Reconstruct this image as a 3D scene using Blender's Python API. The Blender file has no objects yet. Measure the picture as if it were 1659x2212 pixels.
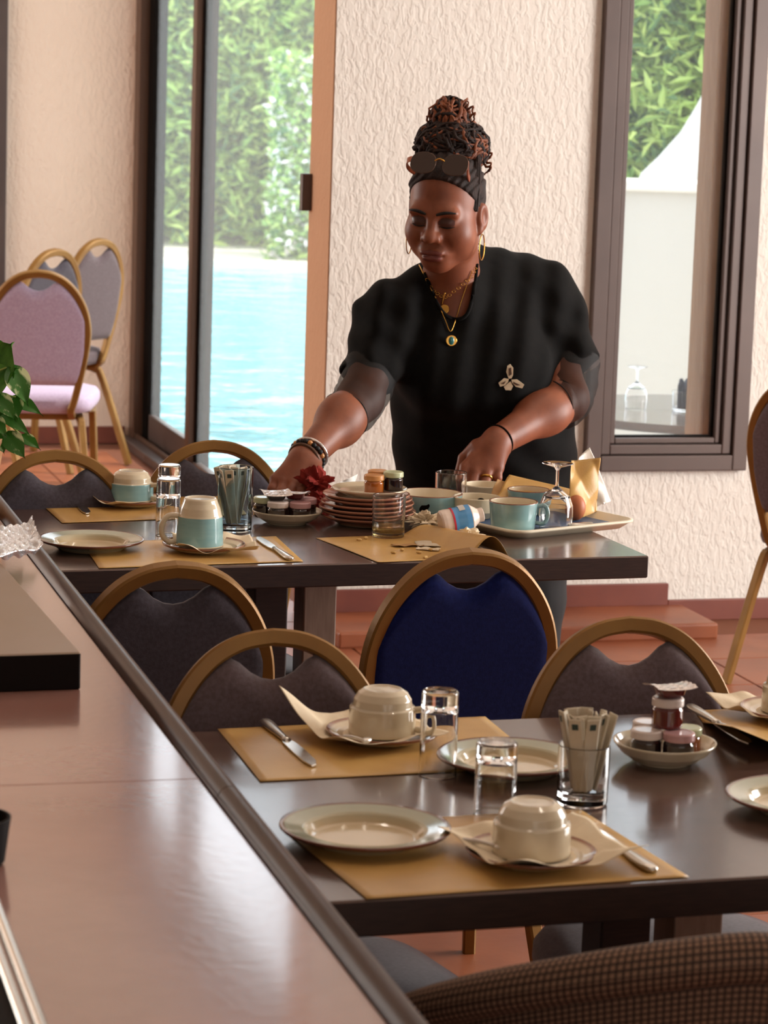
import bpy, bmesh, math, random
import numpy as np
from mathutils import Vector, Matrix
from mathutils.bvhtree import BVHTree
random.seed(7); rng = np.random.default_rng(7)
SC = bpy.context.scene
COL = SC.collection
# ------------------------------------------------------------------ camera
F = 6000.0; CX = 829.5; CY = 1106.0; TH = math.radians(9.1); RO = 0.033
CAM = np.array([0.0, 0.0, 1.65])
_r0 = np.array([1.0, 0, 0]); CW = np.array([0, math.cos(TH), -math.sin(TH)]); _u0 = np.array([0, math.sin(TH), math.cos(TH)])
CR = math.cos(RO)*_r0 + math.sin(RO)*_u0; CU = math.cos(RO)*_u0 - math.sin(RO)*_r0
cd = bpy.data.cameras.new('camera'); cam = bpy.data.objects.new('camera', cd); COL.objects.link(cam)
cam.matrix_world = Matrix(((CR[0], CU[0], -CW[0], 0), (CR[1], CU[1], -CW[1], 0), (CR[2], CU[2], -CW[2], CAM[2]), (0, 0, 0, 1)))
cd.sensor_fit = 'VERTICAL'; cd.sensor_height = 36.0; cd.lens = F/2212.0*36.0
cd.clip_start = 0.05; cd.clip_end = 300
cd.dof.use_dof = True; cd.dof.focus_distance = 5.0; cd.dof.aperture_fstop = 11.0
SC.camera = cam
# ------------------------------------------------------------------ world, sun, daylight
PHI = math.radians(16.0)
EU = np.array([math.cos(PHI), math.sin(PHI)]); EV = np.array([-math.sin(PHI), math.cos(PHI)])
def uv(u, v, z=0.0):
    p = EU*u + EV*v; return np.array([p[0], p[1], z])
W = bpy.data.worlds.new('world'); SC.world = W; W.use_nodes = True
bg = W.node_tree.nodes['Background']; bg.inputs[0].default_value = (0.86, 0.93, 1.0, 1); bg.inputs[1].default_value = 1.6
def light(name, kind, loc, target, energy, color=(1, 1, 1), size=None, size_y=None):
    l = bpy.data.lights.new(name, kind); l.energy = energy; l.color = color
    if kind == 'AREA':
        l.shape = 'RECTANGLE'; l.size = size; l.size_y = size_y or size
    o = bpy.data.objects.new(name, l); COL.objects.link(o); o.location = loc
    d = Vector(target) - Vector(loc); o.rotation_euler = d.to_track_quat('-Z', 'Y').to_euler()
    return o
_s = uv(0.90, -0.18)
sun = light('sun', 'SUN', (8, 4, 9), tuple(np.array([8, 4, 9]) - np.array([_s[0], _s[1], 1.15])), 2.2, (1.0, 0.93, 0.82)); sun.data.angle = math.radians(0.6)
# daylight entering through the wide window in the right-hand wall and the windows behind the room
light('daylight_window_right', 'AREA', tuple(uv(5.80, 5.2, 1.45)), tuple(uv(2.0, 6.0, 1.0)), 200, (1.0, 0.985, 0.96), 3.6, 2.0)
light('alcove_fill', 'AREA', tuple(uv(-2.4, 10.2, 1.6)), tuple(uv(2.0, 10.8, 1.2)), 60, (1.0, 0.96, 0.92), 2.0, 1.6)  # added fill to brighten the alcove, no window stands here
light('daylight_window_rear', 'AREA', tuple(uv(1.6, -1.75, 1.6)), tuple(uv(1.6, 6, 1.3)), 14, (1.0, 0.95, 0.90), 4.0, 1.8)
SC.view_settings.view_transform = 'Standard'; SC.view_settings.look = 'None'
SC.view_settings.exposure = 1.08; SC.view_settings.gamma = 1.0; SC.view_settings.use_curve_mapping = False
# ------------------------------------------------------------------ measuring helpers
def ray(x, y): return CW*F + CR*(x-CX) + CU*(CY-y)
def G(x, y, z=0.75):
    d = ray(x, y); return CAM + d*((z-CAM[2])/d[2])
def PD(x, y, Y):
    d = ray(x, y); return CAM + d*(Y/d[1])
def pj(p):
    q = np.asarray(p)-CAM; d = q@CW
    return CX+F*(q@CR)/d, CY-F*(q@CU)/d
def pu(x, y, u):            # the point of the vertical plane u=const
    d = ray(x, y); n = np.array([EU[0], EU[1], 0]); return CAM + d*((u-CAM@n)/(d@n))
def pv(x, y, v):
    d = ray(x, y); n = np.array([EV[0], EV[1], 0]); return CAM + d*((v-CAM@n)/(d@n))
# ------------------------------------------------------------------ materials
def lin(c):
    if isinstance(c, str):
        c = [int(c[i:i+2], 16)/255 for i in (0, 2, 4)]
    return tuple(((x/12.92) if x <= 0.04045 else ((x+0.055)/1.055)**2.4) for x in c[:3]) + (1.0,)
def mat(name, col, rough=0.5, metal=0.0, col2=None, scale=8.0, stretch=(1, 1, 1), bump=0.0, bscale=None, coat=0.0, trans=0.0, ior=1.45, sheen=0.0, spec=0.5, detail=4.0, dist=0.01, sss=0.0, lo=0.35, hi=0.65):
    m = bpy.data.materials.new(name); m.use_nodes = True; nt = m.node_tree; b = nt.nodes['Principled BSDF']
    b.inputs['Base Color'].default_value = lin(col); b.inputs['Roughness'].default_value = rough; b.inputs['Metallic'].default_value = metal
    b.inputs['Coat Weight'].default_value = coat; b.inputs['Coat Roughness'].default_value = 0.08
    b.inputs['Transmission Weight'].default_value = trans; b.inputs['IOR'].default_value = ior
    b.inputs['Sheen Weight'].default_value = sheen; b.inputs['Specular IOR Level'].default_value = spec
    if sss: b.inputs['Subsurface Weight'].default_value = sss; b.inputs['Subsurface Radius'].default_value = (0.012, 0.005, 0.003); b.inputs['Subsurface Scale'].default_value = 0.5
    if col2 is not None or bump:
        tc = nt.nodes.new('ShaderNodeTexCoord'); mp = nt.nodes.new('ShaderNodeMapping'); mp.inputs['Scale'].default_value = stretch
        nt.links.new(tc.outputs['Object'], mp.inputs[0])
    if col2 is not None:
        n = nt.nodes.new('ShaderNodeTexNoise'); n.inputs['Scale'].default_value = scale; n.inputs['Detail'].default_value = detail
        nt.links.new(mp.outputs[0], n.inputs['Vector'])
        r = nt.nodes.new('ShaderNodeValToRGB'); r.color_ramp.elements[0].color = lin(col); r.color_ramp.elements[1].color = lin(col2)
        r.color_ramp.elements[0].position = lo; r.color_ramp.elements[1].position = hi
        nt.links.new(n.outputs['Fac'], r.inputs[0]); nt.links.new(r.outputs[0], b.inputs['Base Color'])
    if bump:
        n2 = nt.nodes.new('ShaderNodeTexNoise'); n2.inputs['Scale'].default_value = bscale or scale; n2.inputs['Detail'].default_value = detail
        nt.links.new(mp.outputs[0], n2.inputs['Vector'])
        bp = nt.nodes.new('ShaderNodeBump'); bp.inputs['Strength'].default_value = bump; bp.inputs['Distance'].default_value = dist
        nt.links.new(n2.outputs['Fac'], bp.inputs['Height']); nt.links.new(bp.outputs[0], b.inputs['Normal'])
    return m
def ramp_radius_mat(name, stops, rough=0.15, coat=0.5):
    # glaze in rings about the object's own axis
    m = mat(name, stops[0][1], rough, coat=coat); nt = m.node_tree; b = nt.nodes['Principled BSDF']
    tc = nt.nodes.new('ShaderNodeTexCoord'); sp = nt.nodes.new('ShaderNodeSeparateXYZ'); nt.links.new(tc.outputs['Object'], sp.inputs[0])
    cb = nt.nodes.new('ShaderNodeCombineXYZ'); nt.links.new(sp.outputs[0], cb.inputs[0]); nt.links.new(sp.outputs[1], cb.inputs[1])
    ln = nt.nodes.new('ShaderNodeVectorMath'); ln.operation = 'LENGTH'; nt.links.new(cb.outputs[0], ln.inputs[0])
    ml = nt.nodes.new('ShaderNodeMath'); ml.operation = 'MULTIPLY'; ml.inputs[1].default_value = 8.0; nt.links.new(ln.outputs['Value'], ml.inputs[0])
    r = nt.nodes.new('ShaderNodeValToRGB'); els = r.color_ramp.elements
    els[0].position = stops[0][0]*8; els[0].color = lin(stops[0][1]); els[1].position = stops[-1][0]*8; els[1].color = lin(stops[-1][1])
    for p, c in stops[1:-1]:
        e = els.new(p*8); e.color = lin(c)
    nt.links.new(ml.outputs[0], r.inputs[0]); nt.links.new(r.outputs[0], b.inputs['Base Color'])
    return m
def stucco(name, c1, c2, strength=0.38, dist=0.007, s=66):
    m = mat(name, c1, 0.85, spec=0.25); nt = m.node_tree; b = nt.nodes['Principled BSDF']
    tc = nt.nodes.new('ShaderNodeTexCoord'); mp = nt.nodes.new('ShaderNodeMapping'); mp.inputs['Scale'].default_value = (1, 1, 0.42)
    nt.links.new(tc.outputs['Object'], mp.inputs[0])
    n = nt.nodes.new('ShaderNodeTexNoise'); n.inputs['Scale'].default_value = s; n.inputs['Detail'].default_value = 2.5; n.inputs['Distortion'].default_value = 0.6
    nt.links.new(mp.outputs[0], n.inputs['Vector'])
    r = nt.nodes.new('ShaderNodeValToRGB'); r.color_ramp.elements[0].position = 0.44; r.color_ramp.elements[1].position = 0.56
    nt.links.new(n.outputs['Fac'], r.inputs[0])
    n3 = nt.nodes.new('ShaderNodeTexNoise'); n3.inputs['Scale'].default_value = s*2.2; n3.inputs['Detail'].default_value = 3; nt.links.new(mp.outputs[0], n3.inputs['Vector'])
    ad = nt.nodes.new('ShaderNodeMath'); ad.operation = 'MULTIPLY_ADD'; ad.inputs[1].default_value = 0.5; nt.links.new(n3.outputs['Fac'], ad.inputs[0]); nt.links.new(r.outputs[0], ad.inputs[2])
    bp = nt.nodes.new('ShaderNodeBump'); bp.inputs['Strength'].default_value = strength; bp.inputs['Distance'].default_value = dist
    nt.links.new(ad.outputs[0], bp.inputs['Height']); nt.links.new(bp.outputs[0], b.inputs['Normal'])
    n2 = nt.nodes.new('ShaderNodeTexNoise'); n2.inputs['Scale'].default_value = 2.0; nt.links.new(tc.outputs['Object'], n2.inputs['Vector'])
    mx = nt.nodes.new('ShaderNodeMix'); mx.data_type = 'RGBA'; mx.inputs['A'].default_value = lin(c1); mx.inputs['B'].default_value = lin(c2)
    nt.links.new(n2.outputs['Fac'], mx.inputs['Factor']); nt.links.new(mx.outputs['Result'], b.inputs['Base Color'])
    return m
def pane_mat(name, refl=0.06, glare_veil=0.045, tint=(0.97, 0.98, 0.98)):
    m = bpy.data.materials.new(name); m.use_nodes = True; nt = m.node_tree; nt.nodes.remove(nt.nodes['Principled BSDF'])
    t = nt.nodes.new('ShaderNodeBsdfTransparent'); t.inputs[0].default_value = (*tint, 1)
    g = nt.nodes.new('ShaderNodeBsdfGlossy'); g.inputs['Roughness'].default_value = 0.0
    x = nt.nodes.new('ShaderNodeMixShader'); x.inputs[0].default_value = refl
    nt.links.new(t.outputs[0], x.inputs[1]); nt.links.new(g.outputs[0], x.inputs[2])
    d = nt.nodes.new('ShaderNodeBsdfTranslucent'); d.inputs[0].default_value = (0.95, 0.97, 1.0, 1); y = nt.nodes.new('ShaderNodeMixShader'); y.inputs[0].default_value = glare_veil  # milky layer stands in for veiling glare over the view outside
    nt.links.new(x.outputs[0], y.inputs[1]); nt.links.new(d.outputs[0], y.inputs[2]); nt.links.new(y.outputs[0], nt.nodes['Material Output'].inputs[0])
    return m
def sheer_mat(name, col, alpha):
    m = mat(name, col, 0.7); b = m.node_tree.nodes['Principled BSDF']; b.inputs['Alpha'].default_value = alpha
    return m
def checks_mat(name, c1, c2, scale):
    m = mat(name, c1, 0.75); nt = m.node_tree; b = nt.nodes['Principled BSDF']
    tc = nt.nodes.new('ShaderNodeTexCoord'); k = nt.nodes.new('ShaderNodeTexBrick')
    k.inputs['Scale'].default_value = scale; k.inputs['Color1'].default_value = lin(c1); k.inputs['Color2'].default_value = lin(c1); k.inputs['Mortar'].default_value = lin(c2)
    k.inputs['Mortar Size'].default_value = 0.16; k.inputs['Brick Width'].default_value = 0.9; k.inputs['Row Height'].default_value = 0.9; k.offset = 0.0
    nt.links.new(tc.outputs['UV'], k.inputs['Vector']); nt.links.new(k.outputs['Color'], b.inputs['Base Color'])
    bp = nt.nodes.new('ShaderNodeBump'); bp.inputs['Strength'].default_value = 0.8; bp.inputs['Distance'].default_value = 0.003; bp.invert = True
    nt.links.new(k.outputs['Fac'], bp.inputs['Height']); nt.links.new(bp.outputs[0], b.inputs['Normal'])
    return m
M = {}
M['wall'] = stucco('cream_stucco', 'e0dbd3', 'd8d0c6')
M['wall_far'] = stucco('alcove_plaster', 'e8d2c0', 'e0c8b4', 0.35, 0.006)
M['reveal'] = stucco('warm_lit_stucco', 'd2a888', 'c89c7c', 0.25, 0.004)  # stucco of the wall end, tinted as warmly lit
M['plain'] = mat('ceiling_white', 'ddd3c6', 0.9)
M['room'] = mat('room_wall', 'b8a591', 0.9)
M['plinth'] = mat('red_brown_plinth', '6e3a30', 0.45, col2='7c4436', scale=5)
M['tile'] = mat('terracotta_tile', '9c5a38', 0.42, col2='7f4630', scale=3.0, bump=0.05, bscale=30)
M['grout'] = mat('grout', '75452f', 0.9)
M['frame_dark'] = mat('dark_brown_aluminium', '50433f', 0.42, metal=0.25, col2='5b4d48', scale=3)
M['frame_black'] = mat('black_seal', '120e0c', 0.9, spec=0.05)
M['frame_brown'] = mat('bronze_aluminium', '5b4234', 0.4, metal=0.35)
M['pane'] = pane_mat('window_glass', 0.05)
M['wood'] = mat('dark_table_wood', '5a443c', 0.21, spec=0.9, col2='4c3831', scale=9, stretch=(1.0, 7, 7), bump=0.03, bscale=40, coat=0.25)
M['edge'] = mat('table_edge_wood', '38251f', 0.5, col2='2c1c18', scale=30, stretch=(1, 8, 8))
M['post'] = mat('table_post_wood', '9a8272', 0.5, col2='8a7262', scale=14, stretch=(8, 8, 1))
M['bar'] = mat('bar_top_lacquer', 'b08276', 0.19, spec=0.9, col2='a07266', scale=4, stretch=(1, 1, 1), bump=0.03, bscale=60, coat=0.8)
M['mould'] = mat('bar_moulding', '3a2218', 0.38, col2='44291d', scale=30, stretch=(1, 0.2, 1), spec=0.25)
M['slab'] = mat('shelf_laminate', '9c8674', 0.40, col2='92795f', scale=3)
M['slab_edge'] = mat('shelf_edge', '140d0b', 0.7, spec=0.15)
M['gold'] = mat('gold_painted_frame', '805a2a', 0.42, metal=0.35, col2='8e6832', scale=10)
M['fab_grey'] = mat('taupe_fabric', '584a4c', 0.95, col2='64565a', scale=160, bump=0.12, bscale=400, sheen=0.25, spec=0.1, dist=0.002)
M['fab_dark'] = mat('charcoal_fabric', '403a40', 0.95, col2='4a444c', scale=160, bump=0.12, bscale=400, sheen=0.25, spec=0.1, dist=0.002)
M['fab_sunlit'] = mat('sunlit_fabric', 'ac98b0', 0.95, col2='b8a6bc', scale=140, bump=0.1, bscale=380, sheen=0.2, spec=0.1, dist=0.002)  # same fabric as the taupe chairs, sunlight put into a lighter colour
M['fab_blue'] = mat('navy_fabric', '10184c', 0.95, col2='151e56', scale=160, bump=0.1, bscale=400, sheen=0.15, spec=0.1, dist=0.002)
M['wicker'] = checks_mat('woven_rattan', '8a6a54', '36251c', 66)
M['paper'] = mat('kraft_paper', 'c9a05e', 0.36, col2='bd9352', scale=14, bump=0.12, bscale=260, detail=2, dist=0.002, spec=0.5)
M['paper_in'] = mat('kraft_paper_back', 'a87f4e', 0.7, col2='9c7445', scale=14)
M['napkin'] = mat('napkin_paper', 'e8d8bc', 0.85, col2='e0ceb0', scale=30, bump=0.1, bscale=120)
M['white_paper'] = mat('white_tissue', 'f0ece4', 0.85, bump=0.2, bscale=40)
M['red_cloth'] = mat('red_napkin', '8e241a', 0.85, col2='7a1c14', scale=40)
M['cream'] = mat('cream_glaze', 'd6c8ae', 0.16, col2='cdbd9f', scale=20, coat=0.6)
M['cream_in'] = mat('cream_glaze_inside', 'e0d2b8', 0.2, coat=0.5)
M['blue_glaze'] = mat('pale_blue_glaze', '8fb4b4', 0.16, col2='7fa6aa', scale=12, stretch=(1, 1, 5), coat=0.6)
M['brown_glaze'] = mat('brown_rim_glaze', '7a4a34', 0.25, coat=0.4)
M['plate'] = ramp_radius_mat('sage_rim_plate', [(0.0, 'd8c6a6'), (0.055, 'd6c2a0'), (0.064, 'c8b48e'), (0.076, 'a8aa92'), (0.094, 'a2a893'), (0.0975, '6e4030'), (0.110, '6e4030')])
M['plate_pink'] = ramp_radius_mat('terracotta_rim_plate', [(0.0, 'd8c6a6'), (0.062, 'd2bd9c'), (0.070, 'b0785e'), (0.110, 'a06850')])
M['saucer'] = ramp_radius_mat('brown_rim_saucer', [(0.0, 'd8c8ac'), (0.068, 'd2c0a2'), (0.0715, '8a5a42'), (0.110, '8a5a42')])
M['glass'] = mat('clear_glass', 'ffffff', 0.0, trans=1.0, ior=1.45)
M['glass_blue'] = mat('blue_tinted_glass', 'd4eaf6', 0.0, trans=1.0, ior=1.45)
M['steel'] = mat('stainless_steel', 'd4d0c8', 0.28, metal=1.0)
M['chrome'] = mat('polished_metal', 'd8d4cc', 0.2, metal=1.0)
M['jam_red'] = mat('red_jam', '5a1410', 0.08, coat=1.0)
M['jam_dark'] = mat('dark_jam', '22100e', 0.08, coat=1.0)
M['jam_amber'] = mat('amber_jam', '9a5012', 0.08, coat=1.0)
M['lid_white'] = mat('white_jar_lid', 'd8c8c0', 0.3, coat=0.3)
M['lid_pink'] = mat('pink_jar_lid', 'b88c8c', 0.3, coat=0.3)
M['lid_gold'] = mat('orange_jar_lid', 'c88a50', 0.3, coat=0.3)
M['lid_green'] = mat('pale_green_jar_lid', 'c0c49c', 0.3, coat=0.3)
M['foil'] = mat('foil_lid', 'd8d0cc', 0.25, metal=0.8, bump=0.4, bscale=60)
M['sachet'] = mat('sachet_paper', 'd0c4ae', 0.7, col2='c4b69e', scale=40)
M['mark'] = mat('sachet_print', '3c4a44', 0.7)
M['skin'] = mat('brown_skin', '8a5037', 0.47, col2='7a4530', scale=22, bump=0.04, bscale=300, sss=0.12, spec=0.45)
M['lips'] = mat('lips', '6e3a34', 0.38, sss=0.1)
M['lid_skin'] = mat('eyelid_makeup', '4c2e28', 0.32)
M['black_hair'] = mat('lash_black', '0c0807', 0.6)
M['shirt'] = mat('black_jersey', '0e0d0d', 0.85, col2='121110', scale=60, bump=0.05, bscale=300, sheen=0.02, spec=0.1)
M['trouser'] = mat('black_trouser', '0f0e10', 0.85, sheen=0.05)
M['sheer'] = sheer_mat('sheer_black_mesh', '0e0908', 0.60)
M['hair_dark'] = mat('dark_brown_locs', '170b08', 0.8, col2='27140d', scale=60, bump=0.3, bscale=250)
M['hair_copper'] = mat('copper_locs', '8a4a24', 0.6, col2='5a2c18', scale=50, bump=0.3, bscale=250)
M['jewel_gold'] = mat('jewellery_gold', 'd0a050', 0.2, metal=1.0)
M['teal'] = mat('teal_stone', '2c7a78', 0.15, coat=1.0)
M['tint'] = mat('brown_lens', '2c1a12', 0.05, coat=1.0)
M['tort'] = mat('tortoise_plastic', 'a85c40', 0.2, coat=0.8)
M['leaf'] = mat('pothos_leaf', '356e20', 0.35, col2='e0e8b4', scale=46, stretch=(1, 0.45, 1), spec=0.5, lo=0.50, hi=0.60)
M['leaf_g'] = mat('pothos_green_leaf', '2c641c', 0.35, col2='5c9a34', scale=40, stretch=(1, 0.4, 1), spec=0.5)
M['leaf_w'] = mat('pothos_variegation', 'e4ecc4', 0.4, col2='8cbc4c', scale=30, stretch=(1, 4, 1))
M['stem'] = mat('plant_stem', '8ca04c', 0.5)
M['pot'] = mat('terracotta_pot', 'b4845c', 0.8, col2='a87850', scale=12)
M['tray'] = mat('tray_melamine', 'd8ccb4', 0.4)
M['tray_blue'] = mat('tray_liner_blue', '3a5478', 0.4)
M['crinkle'] = mat('crinkled_clear_plastic', 'e8ecf0', 0.08, metal=0.75, bump=0.6, bscale=90, stretch=(1, 2, 1), dist=0.006)
M['yog'] = mat('milky_plastic_bottle', 'e6d2c4', 0.3, coat=0.3)
M['yog_label'] = mat('bottle_label_blue', '5a9ad0', 0.3)
M['label_red'] = mat('bottle_label_red', 'c03040', 0.35)
M['crust'] = mat('bread_crumb', 'c8a468', 0.9)
M['water'] = mat('pool_water', '7cc8dc', 0.06, bump=0.5, bscale=2.2, dist=0.15, detail=3)
M['deck'] = mat('pale_deck', 'e0d8c8', 0.8, col2='d2c8b6', scale=3)
M['white_wall'] = mat('white_render', 'bcb9b4', 0.85)
M['hedge_a'] = mat('sunlit_leaf', 'c4d47c', 0.55, col2='9cbc5c', scale=2)  # palest leaf tone, coloured as if in the sun
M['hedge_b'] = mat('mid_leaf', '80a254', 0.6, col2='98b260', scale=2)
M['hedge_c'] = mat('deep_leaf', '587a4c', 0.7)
M['flower'] = mat('white_blossom', 'f6ecec', 0.7)
M['canvas'] = mat('white_canvas', 'd4d0ca', 0.8)
M['tanpost'] = mat('tan_wood_post', 'a88464', 0.6, col2='9a7656', scale=10, stretch=(8, 8, 1))
M['patio'] = mat('patio_table_top', '4e4844', 0.2, coat=0.3)
M['napkin_dark'] = mat('slate_napkin', '5c6474', 0.7)
M['bluething'] = mat('pool_blue', '3c8cc0', 0.5)
M['curtain'] = mat('net_curtain', 'e8e0d4', 0.9)
M['bulb'] = mat('lamp_housing', '2a2624', 0.4)
# ------------------------------------------------------------------ mesh helpers
def mesh(name, V, Fc, mats, smooth=False, idx=None):
    me = bpy.data.meshes.new(name); me.from_pydata([tuple(map(float, v)) for v in V], [], [tuple(map(int, f)) for f in Fc])
    for m in (mats if isinstance(mats, (list, tuple)) else [mats]): me.materials.append(M[m] if isinstance(m, str) else m)
    if idx is not None: me.polygons.foreach_set('material_index', np.asarray(idx, dtype=np.int32))
    if smooth: me.polygons.foreach_set('use_smooth', np.ones(len(me.polygons), dtype=bool))
    me.update(); return me
def link(name, me, parent=None, loc=(0, 0, 0), rot=(0, 0, 0)):
    o = bpy.data.objects.new(name, me); COL.objects.link(o); o.location = tuple(map(float, loc)); o.rotation_euler = rot
    if parent is not None: o.parent = parent
    return o
def part(name, geo, mats, parent=None, smooth=True, loc=(0, 0, 0), rot=(0, 0, 0)):
    V, Fc = geo[0], geo[1]; idx = geo[2] if len(geo) > 2 else None
    return link(name, mesh(name, V, Fc, mats, smooth, idx), parent, loc, rot)
def thing(name, label, cat, loc=(0, 0, 0), rz=0.0, group=None):
    o = bpy.data.objects.new(name, None); COL.objects.link(o); o.empty_display_size = 0.05
    o.location = tuple(map(float, loc)); o.rotation_euler = (0, 0, rz)
    return tag(o, label, cat, group)
def tag(o, label, cat, group=None, kind=None):
    o['label'] = label; o['category'] = cat
    if group: o['group'] = group
    if kind: o['kind'] = kind
    return o
def struct(o, label=None):
    o['kind'] = 'structure'
    if label: o['label'] = label
    return o
def join(*gs):
    V = []; Fc = []; I = []
    for g in gs:
        n = len(V); V += [tuple(v) for v in g[0]]; Fc += [tuple(i+n for i in f) for f in g[1]]
        I += list(g[2]) if len(g) > 2 else [0]*len(g[1])
    return V, Fc, I
def tint(g, i): return g[0], g[1], [i]*len(g[1])
def xf(g, loc=(0, 0, 0), rz=0.0, rx=0.0, ry=0.0, s=1.0):
    Mx = Matrix.Translation(Vector(tuple(map(float, loc)))) @ Matrix.Rotation(rz, 4, 'Z') @ Matrix.Rotation(ry, 4, 'Y') @ Matrix.Rotation(rx, 4, 'X') @ Matrix.Scale(s, 4)
    V = [tuple(Mx @ Vector(tuple(map(float, v)))) for v in g[0]]
    return (V,) + tuple(g[1:])
def box(x0, x1, y0, y1, z0, z1, bev=0.0, seg=2):
    bm = bmesh.new(); bmesh.ops.create_cube(bm, size=1.0)
    for v in bm.verts:
        v.co = Vector((x0 if v.co.x < 0 else x1, y0 if v.co.y < 0 else y1, z0 if v.co.z < 0 else z1))
    if bev > 0: bmesh.ops.bevel(bm, geom=list(bm.edges), offset=bev, segments=seg, affect='EDGES', profile=0.5)
    bm.verts.index_update(); g = ([tuple(v.co) for v in bm.verts], [tuple(v.index for v in f.verts) for f in bm.faces]); bm.free(); return g
def lathe(prof, n=40, closed=False, idx=None, crisp=0.0009):
    V = []; Fc = []; I = []
    # support points next to each sharp corner keep the shading crisp
    P_ = []; X_ = []; L_ = len(prof); idx = idx or [0]*L_
    for i in range(L_):
        a, b = prof[i], prof[(i+1) % L_]; P_.append(a); X_.append(idx[i])
        if i == L_-1 and not closed: break
        d = math.hypot(b[0]-a[0], b[1]-a[1])
        if d > 4*crisp:
            f = crisp/d
            for q in (f, 1-f): P_.append((a[0]+(b[0]-a[0])*q, a[1]+(b[1]-a[1])*q)); X_.append(idx[i])
    prof, idx = P_, X_
    m = len(prof)
    for j in range(n):
        a = 2*math.pi*j/n; c, s = math.cos(a), math.sin(a)
        for r, z in prof: V.append((r*c, r*s, z))
    for j in range(n):
        k = (j+1) % n
        for i in range(m if closed else m-1):
            i2 = (i+1) % m
            if prof[i][0] < 1e-6 and prof[i2][0] < 1e-6: continue
            Fc.append((j*m+i, k*m+i, k*m+i2, j*m+i2)); I.append(idx[i] if idx else 0)
    return V, Fc, I
def smooth_path(P, n, closed=False):
    P = [np.array(p, float) for p in P]; out = []; L = len(P)
    segs = L if closed else L-1
    for i in range(segs):
        if closed: p0, p1, p2, p3 = P[i-1], P[i], P[(i+1) % L], P[(i+2) % L]
        else: p0, p1, p2, p3 = P[max(i-1, 0)], P[i], P[i+1], P[min(i+2, L-1)]
        for k in range(n):
            t = k/n
            out.append(0.5*((2*p1)+(-p0+p2)*t+(2*p0-5*p1+4*p2-p3)*t*t+(-p0+3*p1-3*p2+p3)*t**3))
    if not closed: out.append(P[-1])
    return out
def tube(P, r, n=8, closed=False, sec=None, cap=True):
    # sweep of a round or given section along a path; r may be a list
    P = [np.array(p, float) for p in P]; L = len(P); V = []; Fc = []
    R = [r]*L if np.isscalar(r) else list(r)
    if cap and not closed:      # support rings keep the end caps from bending the shading
        f = lambda a, b: a+(b-a)*min(0.2, 0.0015/(np.linalg.norm(b-a)+1e-9))
        P = [P[0], f(P[0], P[1])]+P[1:-1]+[f(P[-1], P[-2]), P[-1]]; R = [R[0]]+R[:-1]+[R[-1], R[-1]]; L += 2
    T = []
    for i in range(L):
        a = P[i-1] if (i > 0 or closed) else P[i]; b = P[(i+1) % L] if (i < L-1 or closed) else P[i]
        t = b-a; T.append(t/(np.linalg.norm(t)+1e-12))
    up = np.array([0, 0, 1.0]) if abs(T[0][2]) < 0.9 else np.array([0, 1.0, 0])
    nx = np.cross(up, T[0]); nx /= np.linalg.norm(nx)
    if sec is None: sec = [(math.cos(2*math.pi*k/n), math.sin(2*math.pi*k/n)) for k in range(n)]
    n = len(sec)
    for i in range(L):
        nx = nx - T[i]*(nx@T[i]); nx /= np.linalg.norm(nx)+1e-12; ny = np.cross(T[i], nx)
        for a, b in sec: V.append(P[i]+nx*a*R[i]+ny*b*R[i])
    for i in range(L if closed else L-1):
        i2 = (i+1) % L
        for k in range(n):
            k2 = (k+1) % n; Fc.append((i*n+k, i*n+k2, i2*n+k2, i2*n+k))
    if cap and not closed:
        Fc.append(tuple(range(n-1, -1, -1))); Fc.append(tuple((L-1)*n+k for k in range(n)))
    return V, Fc
def sheet(fn, nu, nv, th=0.0006):
    # a thin sheet: fn(s,t) -> point; real thickness along z
    V = []; Fc = []
    for d in (0.0, -th):
        for j in range(nv+1):
            for i in range(nu+1):
                p = np.array(fn(i/nu, j/nv), float); p[2] += d; V.append(p)
    N = (nu+1)*(nv+1)
    for j in range(nv):
        for i in range(nu):
            a = j*(nu+1)+i; b = a+1; c = a+nu+2; d = a+nu+1
            Fc.append((a, b, c, d)); Fc.append((N+d, N+c, N+b, N+a))
    rim = [i for i in range(nu+1)] + [j*(nu+1)+nu for j in range(1, nv+1)] + [nv*(nu+1)+i for i in range(nu-1, -1, -1)] + [j*(nu+1) for j in range(nv-1, 0, -1)]
    for k in range(len(rim)):
        a, b = rim[k], rim[(k+1) % len(rim)]; Fc.append((b, a, N+a, N+b))
    return V, Fc
def prism(poly, t0, t1, plane='xz'):
    # a flat outline with thickness; outline in x,z  and thickness along y (or x,y and z)
    n = len(poly); V = []
    for t in (t0, t1):
        for a, b in poly: V.append((a, t, b) if plane == 'xz' else (a, b, t))
    Fc = [tuple(range(n)), tuple(range(2*n-1, n-1, -1))]
    for k in range(n): Fc.append((k, n+k, n+(k+1) % n, (k+1) % n))
    return V, Fc
def ellipsoid(c, r, n=16, m=10):
    V = [(c[0], c[1], c[2]+r[2])]; Fc = []
    for i in range(1, m):
        a = math.pi*i/m
        for j in range(n):
            b = 2*math.pi*j/n; V.append((c[0]+r[0]*math.sin(a)*math.cos(b), c[1]+r[1]*math.sin(a)*math.sin(b), c[2]+r[2]*math.cos(a)))
    V.append((c[0], c[1], c[2]-r[2])); e = len(V)-1
    for j in range(n):
        k = (j+1) % n; Fc.append((0, 1+j, 1+k)); Fc.append((e, 1+(m-2)*n+k, 1+(m-2)*n+j))
        for i in range(m-2): Fc.append((1+i*n+j, 1+(i+1)*n+j, 1+(i+1)*n+k, 1+i*n+k))
    return V, Fc
def copy_tree(o, parent=None):
    c = o.copy(); COL.objects.link(c); c.parent = parent
    for ch in list(o.children): copy_tree(ch, c)
    return c
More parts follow.
